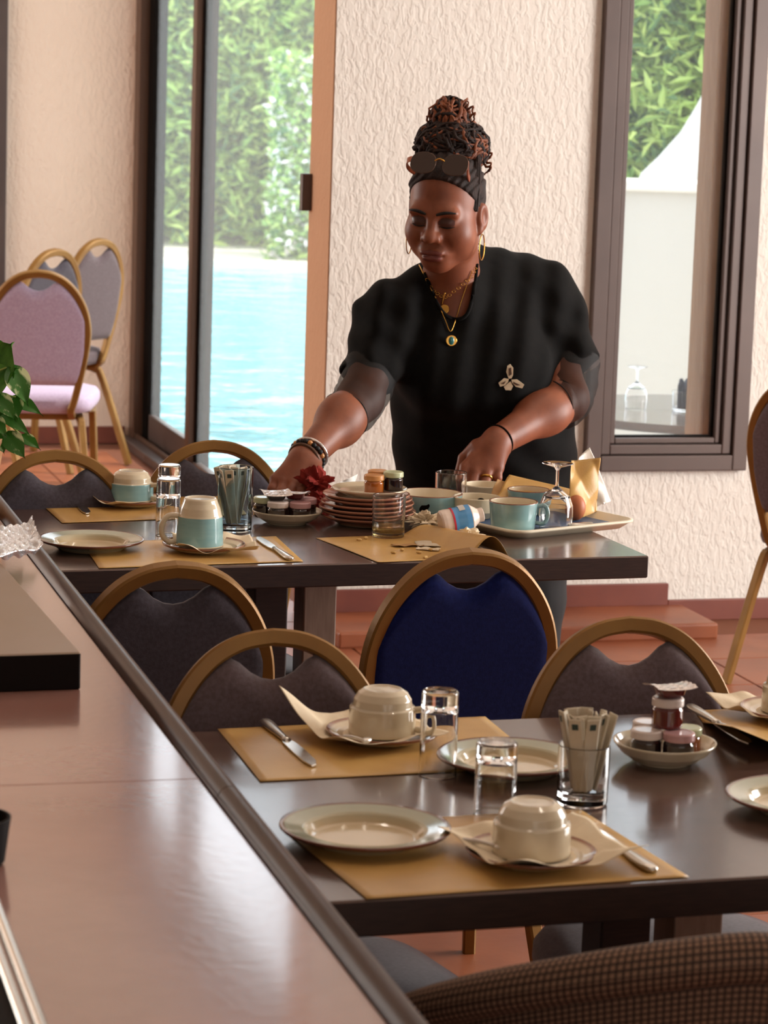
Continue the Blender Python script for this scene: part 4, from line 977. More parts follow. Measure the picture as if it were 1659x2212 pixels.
# upturned wine glass
def wine(label, p, s=1.0):
    pr = [(0.036, 0.0), (0.0365, 0.001), (0.0395, 0.03), (0.0385, 0.055), (0.030, 0.078), (0.012, 0.092), (0.0045, 0.098), (0.0036, 0.108), (0.0036, 0.135), (0.008, 0.142), (0.034, 0.150), (0.036, 0.1515), (0.034, 0.1525), (0, 0.1525)]
    ins = [(0, 0.088), (0.010, 0.086), (0.028, 0.073), (0.0370, 0.054), (0.0382, 0.03), (0.0353, 0.0005)]
    o = part('wine_glass', lathe(pr+ins, 48, True), 'glass', None, True, loc=p); o.scale = (s, s, s); return tag(o, label, 'glass', 'upturned wine glasses')
wine('upturned wine glass at the front of the tray', on(1199, 1143, ZT), 0.87)
knife('table knife lying on the blue liner at the right of the tray', (1228, 1138), (1310, 1137), z=ZT+0.001)
# crumpled paper mats on the tray
def paper_curve(name, label, fn, m, nu=36, nv=24, cat='paper'):
    o = part(name, sheet(fn, nu, nv, 0.0008), m, None, True); return tag(o, label, cat, 'crumpled paper on the tray')
def lift_sheet(c00, c10, c11, c01, amp, seed):
    # corners given as (px, py, depth)
    P_ = [PD(*c) for c in (c00, c10, c11, c01)]; g = np.random.default_rng(seed); ph = g.uniform(0, 6, 6)
    def fn(s, t):
        p = (P_[0]*(1-s)+P_[1]*s)*(1-t)+(P_[3]*(1-s)+P_[2]*s)*t
        b = amp*(math.sin(4*s+ph[0])*math.sin(3*t+ph[1])+0.35*abs(math.sin(5*s+4*t+ph[2]))-0.25*abs(math.sin(6*t-3*s+ph[3])))
        return p+np.array([b*0.4, -b, b*0.25])
    return fn
def rebase(o):
    me = o.data; n = len(me.vertices); c = np.empty(n*3); me.vertices.foreach_get('co', c); c = c.reshape(-1, 3); m = np.array([c[:, 0].mean(), c[:, 1].mean(), c[:, 2].min()])
    me.vertices.foreach_set('co', (c-m).ravel()); me.update(); o.location = tuple(m); return o
YT = float(on(1230, 1120, ZT)[1])
rebase(paper_curve('used_placemat', 'crumpled kraft placemat standing up at the right of the tray', lift_sheet((1222, 1128, YT-0.02), (1296, 1104, YT+0.03), (1290, 990, YT+0.06), (1236, 994, YT+0.02), 0.012, 3), 'paper'))
rebase(paper_curve('used_placemat', 'folded kraft placemat lying across the back of the tray', lift_sheet((1066, 1075, YT+0.05), (1240, 1100, YT+0.02), (1262, 1068, YT+0.12), (1106, 1024, YT+0.16), 0.012, 5), 'paper'))
rebase(paper_curve('used_placemat', 'brown underside of a folded mat sticking up behind the cups', lift_sheet((1058, 1070, YT+0.08), (1130, 1072, YT+0.10), (1120, 1050, YT+0.14), (1076, 1034, YT+0.14), 0.006, 7), 'paper_in'))
rebase(paper_curve('paper_sheet', 'white paper sheet crumpled behind the standing kraft mat', lift_sheet((1270, 1100, YT+0.06), (1318, 1082, YT+0.09), (1276, 966, YT+0.10), (1240, 1000, YT+0.06), 0.010, 9), 'white_paper'))
fr = part('fruit', ellipsoid((0, 0, 0.026), (0.020, 0.02, 0.026), 20, 14), mat('peach_skin', 'b0643c', 0.5), None, True, loc=on(1243, 1124, ZT)); tag(fr, 'small orange brown fruit beside the wine glass on the tray', 'fruit')
# patio pieces
w_ = wine('upturned wine glass on the patio table outside the window', (pt0[0]-0.06, 9.72, PTZ), 1.0)
t = thing('napkin_holder', 'clear pot of slate coloured napkins on the patio table outside', 'napkin holder', (PD(1480, 855, 9.72)[0], 9.72, PTZ))
part('pot', lathe(tumbler_prof(0.045, 0.07, 0.008), 40), 'glass', t)
for k in range(7):
    a = k*0.9; part('napkin', sheet(lambda s, t_, a=a: ((s-0.5)*0.05*math.cos(a)-math.sin(a)*0.012, (s-0.5)*0.05*math.sin(a)+math.cos(a)*0.012, 0.010+t_*(0.085+0.02*math.sin(7*s+a))), 10, 8, 0.001), 'napkin_dark', t, False)
# white tissue behind the plate stack
o = rebase(paper_curve('paper_sheet', 'torn white paper behind the plate stack', lift_sheet((712, 1072, on(740, 1090)[1]+0.05), (760, 1064, on(740, 1090)[1]+0.09), (772, 1024, on(740, 1090)[1]+0.10), (738, 1040, on(740, 1090)[1]+0.06), 0.006, 13), 'white_paper'))
# ------------------------------------------------------------------ variegated pothos on the counter's far end
pp = G(-75, 1094, BZ-0.006)
pl = thing('potted_pothos', 'variegated pothos plant with trailing leaves at the left border', 'plant', pp)
part('pot', lathe([(0, 0), (0.05, 0), (0.068, 0.11), (0.074, 0.112), (0.074, 0.13), (0.066, 0.13), (0.062, 0.11), (0, 0.105)], 40), 'pot', pl)
def leaf_geo(L, w, bend):
    V = []; Fc = []; I = []; n = 12
    for i in range(n+1):
        t = i/n; ww = w*(math.sin(math.pi*min(1, t*1.05+0.02)**0.75))*(1-0.15*t); z = -bend*t*t*L
        for s_ in (-1, -0.62, -0.25, 0, 0.25, 0.62, 1): V.append((s_*ww, L*t, z+0.12*w*abs(s_)))
    g = np.random.default_rng(int(L*1e5))
    for i in range(n):
        for k in range(6):
            a = i*7+k; Fc.append((a, a+1, a+8, a+7)); I.append(1 if (k in (0, 5) and g.random() < 0.75) or g.random() < 0.18 else 0)
    nV = len(V); V += [(x, y, z-0.0008) for x, y, z in V]; m_ = len(Fc); Fc += [tuple(nV+i for i in f[::-1]) for f in Fc[:m_]]; I += I[:m_]
    return V, Fc, I
Yp = float(pp[1])
leaves = [((-18, 800), (22, 745), 0.066, 0.034, 0.2, 0.5), ((-30, 838), (24, 795), 0.060, 0.024, 0.4, -0.3), ((24, 790), (60, 866), 0.082, 0.017, 0.35, 0.6), ((-10, 850), (30, 900), 0.05, 0.013, 0.3, 0.2), ((26, 858), (84, 884), 0.062, 0.011, 0.5, 0.9), ((34, 858), (38, 900), 0.045, 0.010, 0.2, -0.6),
          ((2, 890), (60, 930), 0.068, 0.010, 0.4, 0.3), ((14, 934), (50, 984), 0.058, 0.014, 0.3, -0.5), ((46, 940), (82, 962), 0.045, 0.009, 0.4, 0.7), ((-8, 930), (8, 975), 0.05, 0.014, 0.2, 0.4), ((0, 860), (-14, 905), 0.05, 0.015, 0.2, 0.1), ((-20, 900), (10, 935), 0.05, 0.012, 0.3, 0.8), ((-30, 780), (-50, 730), 0.06, 0.03, 0.3, 0), ((-50, 850), (-90, 880), 0.06, 0.02, 0.3, 0)]
for k, (a_, b_, L_, w_, bd, roll) in enumerate(leaves):
    q0 = PD(a_[0], a_[1], Yp-0.01*(k % 4)); q1 = PD(b_[0], b_[1], Yp-0.01*(k % 4)-0.03); d = q1-q0; Ld = float(np.linalg.norm(d))
    yv = d/Ld; zv = np.array([0.2*math.sin(roll*2), -0.8, 0.55]); xv = np.cross(yv, zv); xv /= np.linalg.norm(xv); zv = np.cross(xv, yv)
    rot = Matrix(((xv[0], yv[0], zv[0]), (xv[1], yv[1], zv[1]), (xv[2], yv[2], zv[2]))).to_euler()
    part('leaf', leaf_geo(Ld*1.1, w_*1.45, bd*0.5)[:2], 'leaf_g' if k in (0, 1) else 'leaf', pl, True, loc=q0-pp, rot=rot)
    root = np.array([0.03*math.cos(k*1.9), 0.03*math.sin(k*1.9), 0.10]); mid = (root+(q0-pp))/2+np.array([0.01, -0.01, 0.05])
    part('stem', tube(smooth_path([root, mid, q0-pp], 6), 0.0018, 6), 'stem', pl)
# ------------------------------------------------------------------ the woman: smooth implicit surfaces
def sd_ell(P, c, r, Rm=None):
    q = P-np.asarray(c, np.float32)
    if Rm is not None: q = q@np.asarray(Rm, np.float32)
    r = np.asarray(r, np.float32); k0 = np.linalg.norm(q/r, axis=-1); k1 = np.linalg.norm(q/(r*r), axis=-1)
    return k0*(k0-1.0)/(k1+1e-9)
def sd_cap(P, a, b, ra, rb):
    a = np.asarray(a, np.float32); b = np.asarray(b, np.float32); d = b-a
    t = np.clip(((P-a)@d)/(d@d+1e-12), 0, 1); return np.linalg.norm(P-a-t[..., None]*d, axis=-1)-(ra+(rb-ra)*t)
def smin(a, b, k): h = np.maximum(k-np.abs(a-b), 0)/k; return np.minimum(a, b)-h*h*k*0.25
def smax(a, b, k): return -smin(-a, -b, k)
def snet(f, lo, hi, h):
    lo = np.array(lo, float); n = np.ceil((np.array(hi)-lo)/h).astype(int)+1
    ax = [lo[i]+h*np.arange(n[i]) for i in range(3)]
    D = np.empty(n, np.float32)
    for i in range(0, n[0], 24):
        g = np.stack(np.meshgrid(ax[0][i:i+24], ax[1], ax[2], indexing='ij'), -1).astype(np.float32); D[i:i+24] = f(g)
    S = D < 0; c = n-1
    acc = np.zeros((*c, 3), np.float32); cnt = np.zeros(c, np.float32)
    corners = [(i, j, k) for i in (0, 1) for j in (0, 1) for k in (0, 1)]
    sl = lambda o: tuple(slice(o[i], o[i]+c[i]) for i in range(3))
    for o in corners:
        for axx in range(3):
            if o[axx]: continue
            o2 = list(o); o2[axx] = 1; d0 = D[sl(o)]; d1 = D[sl(o2)]; m = (d0 < 0) != (d1 < 0)
            t = np.where(m, d0/(d0-d1+1e-12), 0)
            for q in range(3): acc[..., q] += np.where(m, o[q]+(t if q == axx else 0), 0)
            cnt += m
    act = cnt > 0; ids = -np.ones(c, int); ids[act] = np.arange(act.sum())
    base = np.stack(np.nonzero(act), -1); V = lo+h*(base+acc[act]/cnt[act][:, None])
    Fq = []
    for axx in range(3):
        b1, b2 = (axx+1) % 3, (axx+2) % 3
        s0 = [slice(0, n[i]-1) if i == axx else slice(1, n[i]-1) for i in range(3)]; s1 = list(s0); s1[axx] = slice(1, n[axx])
        A = S[tuple(s0)]; B_ = S[tuple(s1)]; idx = np.stack(np.nonzero(A != B_), -1)
        if not len(idx): continue
        flip = A[tuple(idx.T)]
        for q in range(3):
            if q != axx: idx[:, q] += 1
        def cell(d1, d2):
            j = idx.copy(); j[:, b1] -= d1; j[:, b2] -= d2; return ids[tuple(j.T)]
        q = np.stack([cell(1, 1), cell(0, 1), cell(0, 0), cell(1, 0)], -1); q[~flip] = q[~flip][:, ::-1]; Fq.append(q)
    Fq = np.concatenate(Fq); Fq = Fq[(Fq >= 0).all(1)]
    return V, Fq
# --- skeleton
W0 = np.array([*PD(1050, 1075, 6.27)[:2], 0.0])
HI = PD(1050, 1090, 6.27); BE = PD(1046, 930, 6.22); CH = PD(1012, 770, 6.16)
SR = PD(842, 692, 6.06); SL = PD(1172, 655, 6.22); SLl = PD(850, 690, 6.08)
ER = PD(778, 862, 5.91); WR = PD(662, 988, 5.72); EL = PD(1222, 862, 6.10); WL = PD(1074, 954, 5.92)
NB = PD(976, 640, 6.12); HC = PD(963, 457, 6.00)
HYAW = R(-20); HPITCH = R(14); HROLL = R(2)
# head axes: X to her left (image right), Y forward, Z up
fwd = np.array([math.sin(HYAW)*math.cos(HPITCH), -math.cos(HYAW)*math.cos(HPITCH), -math.sin(HPITCH)])
hx = np.array([math.cos(HYAW), math.sin(HYAW), 0]); hx = hx*math.cos(HROLL)+np.cross(fwd, hx)*math.sin(HROLL)*-1
hz_ = np.cross(hx, fwd); hz_ /= np.linalg.norm(hz_)
if hz_[2] < 0: hz_ = -hz_
HR = np.stack([hx, fwd, hz_], 1)          # columns = axes
def hw(p): return HC+HR@np.asarray(p, float)
def torso(P, inf=0.0):
    d = sd_ell(P, HI, (0.208, 0.160, 0.17))
    d = smin(d, sd_ell(P, BE, (0.200, 0.160, 0.15)), 0.10)
    d = smin(d, sd_ell(P, CH, (0.165, 0.135, 0.15)), 0.12)
    d = smin(d, sd_ell(P, PD(952, 800, 6.045), (0.085, 0.078, 0.088)), 0.07)
    d = smin(d, sd_ell(P, PD(1092, 795, 6.085), (0.085, 0.078, 0.088)), 0.07)
    d = smin(d, sd_cap(P, SLl, SL, 0.062, 0.070), 0.09)
    d = smin(d, sd_ell(P, PD(1082, 622, 6.27), (0.115, 0.095, 0.078)), 0.08)
    d = smin(d, sd_cap(P, PD(1070, 640, 6.16), PD(1068, 585, 6.20), 0.050, 0.040), 0.04)
    d = smin(d, sd_cap(P, PD(835, 682, 6.06), PD(935, 618, 6.14), 0.052, 0.050), 0.05)
    d = smin(d, sd_cap(P, PD(985, 655, 6.10), PD(1000, 580, 6.16), 0.070, 0.056), 0.05)
    return d-inf
def armR(P):
    d = sd_cap(P, SR, ER, 0.050, 0.046)
    d = smin(d, sd_cap(P, ER, WR, 0.050, 0.031), 0.02)
    return smin(d, sd_ell(P, ER*0.62+WR*0.38, (0.05, 0.046, 0.055)), 0.03)
def armL(P):
    d = sd_cap(P, SL, EL, 0.054, 0.048)
    d = smin(d, sd_cap(P, EL, WL, 0.050, 0.0315), 0.02)
    return smin(d, sd_ell(P, EL*0.65+WL*0.35, (0.06, 0.045, 0.047)), 0.03)
def finger(P, pts, r): 
    d = None
    for (a, b), (ra, rb) in zip(zip(pts, pts[1:]), zip(r, r[1:])):
        q = sd_cap(P, a, b, ra, rb); d = q if d is None else smin(d, q, 0.004)
    return d
HL_ = dict(index=[(1006, 1010, 5.885), (998, 1036, 5.868), (1000, 1060, 5.885)], middle=[(1028, 1018, 5.880), (1022, 1044, 5.862), (1022, 1066, 5.880)], ring=[(1052, 1019, 5.882), (1049, 1043, 5.866), (1048, 1064, 5.885)], pinky=[(1076, 1010, 5.892), (1075, 1032, 5.880), (1072, 1050, 5.895)])
HR_ = dict(index=[(655, 1040, 5.665), (654, 1064, 5.640), (662, 1082, 5.645)], middle=[(634, 1044, 5.660), (628, 1068, 5.632), (634, 1088, 5.640)], ring=[(613, 1042, 5.665), (606, 1064, 5.640), (612, 1084, 5.645)], pinky=[(596, 1036, 5.675), (588, 1056, 5.655), (592, 1072, 5.660)])
TL = [(1030, 965, 5.915), (1002, 990, 5.925), (992, 1022, 5.915)]; TR = [(676, 1004, 5.700), (690, 1032, 5.660), (684, 1058, 5.635)]
def hand(P, wr, K, T):
    d = sd_cap(P, wr, wr+(PD(*K['middle'][0])-wr)*0.2, 0.0315, 0.031)
    for nm, s in (('index', 1), ('middle', 1), ('ring', 1), ('pinky', 1)):
        k = PD(*K[nm][0]); d = smin(d, sd_cap(P, wr*0.75+k*0.25, k, 0.023, 0.0135), 0.016)
    for nm, r in (('index', .0105), ('middle', .0108), ('ring', .0103), ('pinky', .0092)):
        q = finger(P, [PD(*c) for c in K[nm]], [r*1.15, r*1.02, r*0.85]); d = smin(d, q, 0.005)
    q = finger(P, [PD(*c) for c in T], [0.017, 0.0125, 0.0105]); return smin(d, q, 0.012)
def head(P):
    sh = P.shape; L_ = (P-HC.astype(np.float32))@HR.astype(np.float32)
    A_ = L_.copy(); A_[..., 0] = np.abs(A_[..., 0]); e = lambda c, r, Q=A_: sd_ell(Q, c, r)
    d = e((0, -0.012, 0.040), (0.077, 0.094, 0.094))
    d = smin(d, e((0, 0.024, -0.030), (0.064, 0.064, 0.080)), 0.035)
    d = smin(d, e((0.0, 0.058, -0.094), (0.031, 0.028, 0.024)), 0.035)
    d = smin(d, e((0.047, 0.012, -0.062), (0.026, 0.040, 0.034)), 0.03)
    d = smin(d, e((0.040, 0.052, -0.030), (0.030, 0.030, 0.030)), 0.03)
    d = smin(d, e((0.026, 0.080, 0.022), (0.028, 0.013, 0.012)), 0.022)
    d = smax(d, -e((0.031, 0.101, 0.002), (0.021, 0.020, 0.014)), 0.016)
    d = smin(d, e((0.031, 0.072, -0.001), (0.0185, 0.0170, 0.0145)), 0.006)
    # nose
    d = smin(d, sd_cap(A_, (0, 0.082, 0.014), (0, 0.100, -0.020), 0.008, 0.012), 0.016)
    d = smin(d, e((0, 0.106, -0.028), (0.0145, 0.013, 0.0115)), 0.010)
    d = smin(d, e((0.0175, 0.0955, -0.031), (0.0110, 0.0125, 0.0095)), 0.008)
    d = smax(d, -e((0.0088, 0.102, -0.0415), (0.0050, 0.007, 0.005)), 0.004)
    # folds beside the mouth
    d = smax(d, -sd_cap(A_, (0.027, 0.098, -0.030), (0.036, 0.087, -0.064), 0.0042, 0.0035), 0.012)
    # lips
    d = smin(d, e((0, 0.078, -0.066), (0.030, 0.018, 0.020)), 0.02)
    d = smin(d, e((0.009, 0.0945, -0.0635), (0.016, 0.0085, 0.0062)), 0.008)
    d = smin(d, e((0, 0.0925, -0.0755), (0.020, 0.0100, 0.0078)), 0.008)
    d = smax(d, -sd_cap(A_, (0, 0.1035, -0.0692), (0.024, 0.092, -0.0712), 0.0016, 0.0012), 0.005)
    d = smax(d, -e((0, 0.099, -0.0885), (0.018, 0.008, 0.004)), 0.008)
    # ears
    ca, sa = math.cos(0.25), math.sin(0.25); Re = np.array([[ca, -sa, 0], [sa, ca, 0], [0, 0, 1]])
    er = sd_ell(A_, (0.081, -0.008, -0.008), (0.0085, 0.0185, 0.031), Re)
    er = smax(er, -sd_ell(A_, (0.089, -0.004, -0.004), (0.0065, 0.0105, 0.018), Re), 0.005)
    er = smin(er, sd_ell(A_, (0.078, 0.002, -0.034), (0.006, 0.009, 0.010)), 0.006)
    return smin(d, er, 0.008)
neck_a = hw((0, -0.030, -0.060)); neck_b = NB
def body(P):
    d = smin(torso(P, -0.014), sd_cap(P, neck_a, neck_b, 0.058, 0.064), 0.03)
    d = smin(d, armR(P), 0.004); d = smin(d, armL(P), 0.004)
    return d
def skin(P): return smin(body(P), head(P), 0.022)
parts_ = []
# torso and arms
lo = np.array([ER[0]-0.10, 5.85, 0.80]); hi_ = np.array([EL[0]+0.10, 6.5, HC[2]-0.02])
Vb, Fb = snet(body, (WR[0]-0.06, 5.64, 0.72), (EL[0]+0.10, 6.50, HC[2]-0.125), 0.006)
parts_.append((Vb, Fb, 0))
Vh, Fh = snet(skin, (HC[0]-0.13, HC[1]-0.17, HC[2]-0.20), (HC[0]+0.13, HC[1]+0.14, HC[2]+0.17), 0.0022); parts_.append((Vh, Fh, 1))
def clipped(f, wr, kn): 
    return f
fR = lambda P: smin(hand(P, WR, HR_, TR), armR(P), 0.012)
fL = lambda P: smin(hand(P, WL, HL_, TL), armL(P), 0.012)
Pm = [PD(*c) for k in HR_.values() for c in k]+[PD(*c) for c in TR]+[WR]; a_, b_ = np.min(Pm, 0)-0.03, np.max(Pm, 0)+0.04
Vr, Fr = snet(fR, a_, b_, 0.0021)
Pm = [PD(*c) for k in HL_.values() for c in k]+[PD(*c) for c in TL]+[WL]; a2_, b2_ = np.min(Pm, 0)-0.03, np.max(Pm, 0)+0.035
Vl, Fl = snet(fL, a2_, b2_, 0.0021)
parts_ += [(Vr, Fr, 2), (Vl, Fl, 3)]
AV = []; AF = []; AI = []; off = 0
for Vx, Fx, k in parts_:
    cen = Vx[Fx].mean(1); keep = np.ones(len(Fx), bool); mi = np.zeros(len(Fx), int)
    if k == 0:
        inr = ((cen > a_+0.004) & (cen < b_-0.004)).all(1) | ((cen > a2_+0.004) & (cen < b2_-0.004)).all(1); keep &= ~inr
        inh = ((cen > np.array([HC[0]-0.126, HC[1]-0.166, HC[2]-0.196])) & (cen < np.array([HC[0]+0.126, HC[1]+0.136, HC[2]+0.166]))).all(1); keep &= ~inh
    if k == 1:
        L_ = (cen-HC)@HR; ax_ = np.abs(L_[:, 0])
        lip = (L_[:, 1] > 0.084) & ((((ax_/0.0245)**2+((L_[:, 2]+0.0635)/0.0068)**2) < 1) | (((ax_/0.022)**2+((L_[:, 2]+0.0760)/0.0085)**2) < 1))
        lidm = (L_[:, 1] > 0.070) & (((ax_-0.031)/0.0175)**2+((L_[:, 2]-0.002)/0.0115)**2 < 1)
        mi[lidm] = 2; mi[lip] = 1
    AV.append(Vx); AF.append(Fx[keep]+off); AI.append(mi[keep]); off += len(Vx)
AV = np.concatenate(AV); AF = np.concatenate(AF); AI = np.concatenate(AI)
used = np.unique(AF); rm = -np.ones(len(AV), int); rm[used] = np.arange(len(used)); AV = AV[used]; AF = rm[AF]
woman = thing('person', 'woman in a black top with sheer sleeves leaning over the far table, hair piled up', 'person', W0)
body_o = part('body', (AV-W0, AF, AI), ['skin', 'lips', 'lid_skin'], woman, True)
# --- black top
rs = np.random.default_rng(4)
def folds(P):
    x, z = P[..., 0], P[..., 2]
    f = 0.0042*np.sin((x-CH[0])*95+np.sin(z*9)*1.6)*np.clip((z-0.80)*3, 0, 1)*np.clip((1.32-z)*6, 0, 1)
    f += 0.003*np.sin((x*0.5+z)*60+np.sin(x*20))*np.clip((0.98-z)*8, 0, 1)
    return f
SRe = PD(796, 812, 5.965); SLe = PD(1238, 790, 6.15)
def top(P):
    d = torso(P, 0.006)
    sr = sd_cap(P, SR, SRe, 0.074, 0.060); sl = sd_cap(P, SL, SLe, 0.084, 0.062)
    fold2 = 0.0035*np.sin(P[..., 2]*85+P[..., 0]*50)
    n1 = (SRe-SR)/np.linalg.norm(SRe-SR); sr = smax(sr+fold2, ((P-SRe.astype(np.float32))@n1.astype(np.float32))-0.012, 0.006)
    n2 = (SLe-SL)/np.linalg.norm(SLe-SL); sl = smax(sl+fold2, ((P-SLe.astype(np.float32))@n2.astype(np.float32))-0.01, 0.006)
    return smin(smin(d, sr, 0.035), sl, 0.035)+folds(P)
Vt, Ft = snet(top, (ER[0]-0.08, 5.84, 0.70), (EL[0]+0.14, 6.52, 1.50), 0.0055)
cen = Vt[Ft].mean(1); ppx = np.array([pj(c) for c in cen])
def inpoly(pt, poly):
    x, y = pt[:, 0], pt[:, 1]; ins = np.zeros(len(pt), bool); n = len(poly)
    for i in range(n):
        x1, y1 = poly[i]; x2, y2 = poly[(i+1) % n]
        c = ((y1 > y) != (y2 > y)) & (x < (x2-x1)*(y-y1)/(y2-y1+1e-12)+x1); ins ^= c
    return ins
neck_poly = [(914, 545), (918, 590), (930, 622), (944, 655), (962, 680), (985, 690), (1006, 682), (1018, 655), (1026, 610), (1030, 570), (1036, 520)]
cut = inpoly(ppx, neck_poly) & (cen[:, 1] < 6.26)
Ft = Ft[~cut]; used = np.unique(Ft); rm = -np.ones(len(Vt), int); rm[used] = np.arange(len(used))
top_o = part('top', (Vt[used]-W0, rm[Ft]), 'shirt', woman, True)
# --- ray hits on her front for what she wears
SV = np.concatenate([AV, Vt]); 
bv = BVHTree.FromPolygons([tuple(v) for v in SV], [tuple(map(int, f)) for f in AF]+[tuple(int(i)+len(AV) for i in f) for f in Ft])
bvb = BVHTree.FromPolygons([tuple(v) for v in AV], [tuple(map(int, f)) for f in AF])
def hit(px, py, lift=0.003, tree=None):
    d = Vector(tuple(ray(px, py))).normalized(); h_ = (tree or bv).ray_cast(Vector(tuple(CAM)), d)
    if h_[0] is None: return None
    return np.array(h_[0])-np.array(d)*lift
def chain_path(pxs, n=6, lift=0.004):
    pts = [p for p in (hit(x, y, lift) for x, y in [tuple(q[:2]) for q in smooth_path([(a, b, 0) for a, b in pxs], n)]) if p is not None]
    return [p-W0 for p in pts]
nb = chain_path(neck_poly[1:-1], 4, 0.001)
part('neckband', tube(nb, 0.0042, 8), 'shirt', woman)
# sheer lower sleeves as loose tubes of net
def sleeve(pts, rads):
    n = 28; path = smooth_path(pts, 7); m = len(path)-1; V = []; Fc = []; rr_ = smooth_path([(r, 0, 0) for r in rads], 7)
    for i in range(m+1):
        t = i/m; c = path[i]; d = path[min(i+1, m)]-path[max(i-1, 0)]; d /= np.linalg.norm(d); u_ = np.cross(d, [0, 1, 0]); u_ /= np.linalg.norm(u_); w_ = np.cross(d, u_); r = float(rr_[i][0])
        for k in range(n):
            an = 2*math.pi*k/n; q = r*(1+0.035*math.sin(3*an+9*t)+0.03*math.sin(26*t+2*an)); V.append(c+(u_*math.cos(an)+w_*math.sin(an))*q)
    for i in range(m):
        for k in range(n): Fc.append((i*n+k, i*n+(k+1) % n, (i+1)*n+(k+1) % n, (i+1)*n+k))
    o = part('sheer_sleeve', ([v-W0 for v in V], Fc), 'sheer', woman, True)
    hem = tube([V[m*n+k]-W0 for k in range(n)], 0.0014, 6, True); part('sleeve_hem', hem, 'trouser', woman)
    return o
nR = (ER-SR)/np.linalg.norm(ER-SR)
sleeve([SRe-nR*0.02, ER, ER+(WR-ER)*0.26], [0.060, 0.0575, 0.0525])
nL = (EL-SL)/np.linalg.norm(EL-SL)
sleeve([SLe-nL*0.012, EL+np.array([0.006, 0, 0.004]), EL+(WL-EL)*0.13], [0.061, 0.0575, 0.0535])
# trousers
def legs(P):
    d = sd_ell(P, HI-np.array([0, 0, 0.05]), (0.205, 0.158, 0.16))
    for sx in (-1, 1):
        h_ = HI+np.array([sx*0.10, 0, -0.10]); k_ = np.array([HI[0]+sx*0.12, HI[1]-0.01, 0.46]); a_n = np.array([HI[0]+sx*0.125, HI[1]+0.03, 0.07])
        d = smin(d, sd_cap(P, h_, k_, 0.098, 0.066), 0.05); d = smin(d, sd_cap(P, k_, a_n, 0.066, 0.050), 0.03)
    return d
Vp, Fp = snet(legs, (HI[0]-0.28, HI[1]-0.22, 0.02), (HI[0]+0.28, HI[1]+0.24, HI[2]+0.06), 0.011)
part('trousers', (Vp-W0, Fp), 'trouser', woman)
for sx in (-1, 1):
    part('shoe', xf(ellipsoid((0, 0, 0.035), (0.045, 0.125, 0.035)), (sx*0.125, HI[1]-W0[1]-0.035, 0)), 'black_hair', woman)
part('necklace', tube(chain_path([(905, 572), (925, 612), (945, 652), (962, 692), (973, 716), (984, 692), (997, 650), (1010, 612), (1020, 585)], 5), 0.0011, 6), 'jewel_gold', woman)
ch = chain_path([(918, 590), (930, 620), (945, 634), (962, 642), (980, 630), (1000, 614), (1018, 598), (1026, 580)], 4, 0.004)
V = join(*[tube([c+np.array([0.0042*math.cos(a), -0.001*(i % 2), 0.0028*math.sin(a)]) for a in np.linspace(0, 2*math.pi, 11)[:-1]], 0.0008, 5, True) for i, c in enumerate(ch[::2])])
o = part('chain_necklace', V, 'jewel_gold', woman); o['kind'] = 'stuff'
q = hit(960, 668, 0.005)-W0; part('coin_pendant', xf(lathe([(0, -0.001), (0.010, -0.001), (0.0105, 0), (0.010, 0.001), (0, 0.001)], 24), q, 0, R(80)), 'jewel_gold', woman)
q = hit(958, 645, 0.006)-W0; part('bar_pendant', tube([q+np.array([0.003, 0, 0.013]), q-np.array([0.003, 0, 0.013])], 0.0022, 8), 'jewel_gold', woman)
q = hit(975, 736, 0.007)-W0; lk = part('locket', xf(lathe([(0, -0.003), (0.0115, -0.003), (0.0125, 0), (0.0115, 0.003), (0, 0.003)], 28), q, 0, R(84)), 'jewel_gold', woman)
lk.scale = (1, 1, 1)
part('locket_stone', ellipsoid((0, 0, 0), (0.0062, 0.003, 0.0095)), 'teal', woman, True, loc=q+np.array([0, -0.003, 0]))
# butterfly brooch
q = hit(1101, 816, 0.004)-W0
wing = lambda pts: prism([(x*0.001, z*0.001) for x, z in pts], -0.0018, 0.0012)
bf = part('brooch', wing([(-2, -2), (-8, 12), (-6, 26), (0, 30), (7, 22), (7, 6), (4, -1)]), 'napkin', woman, False, loc=q)
for pts in ([(-2, -3), (-12, -1), (-24, -12), (-20, -20), (-10, -17), (-3, -9)], [(4, -4), (16, -3), (32, -14), (28, -22), (14, -19), (5, -10)], [(2, -8), (8, -18), (4, -27), (-8, -27), (-12, -20), (-3, -12)]):
    part('brooch_wing', wing(pts), 'napkin', bf, False, loc=(0, -0.0005, 0))
for pts in ([(-2, 4), (-3, 20), (2, 23), (4, 8)], [(8, -8), (24, -15), (16, -16), (8, -12)], [(-8, -7), (-19, -13), (-12, -14)]):
    part('brooch_pattern', wing(pts), 'frame_brown', bf, False, loc=(0, -0.0022, 0))
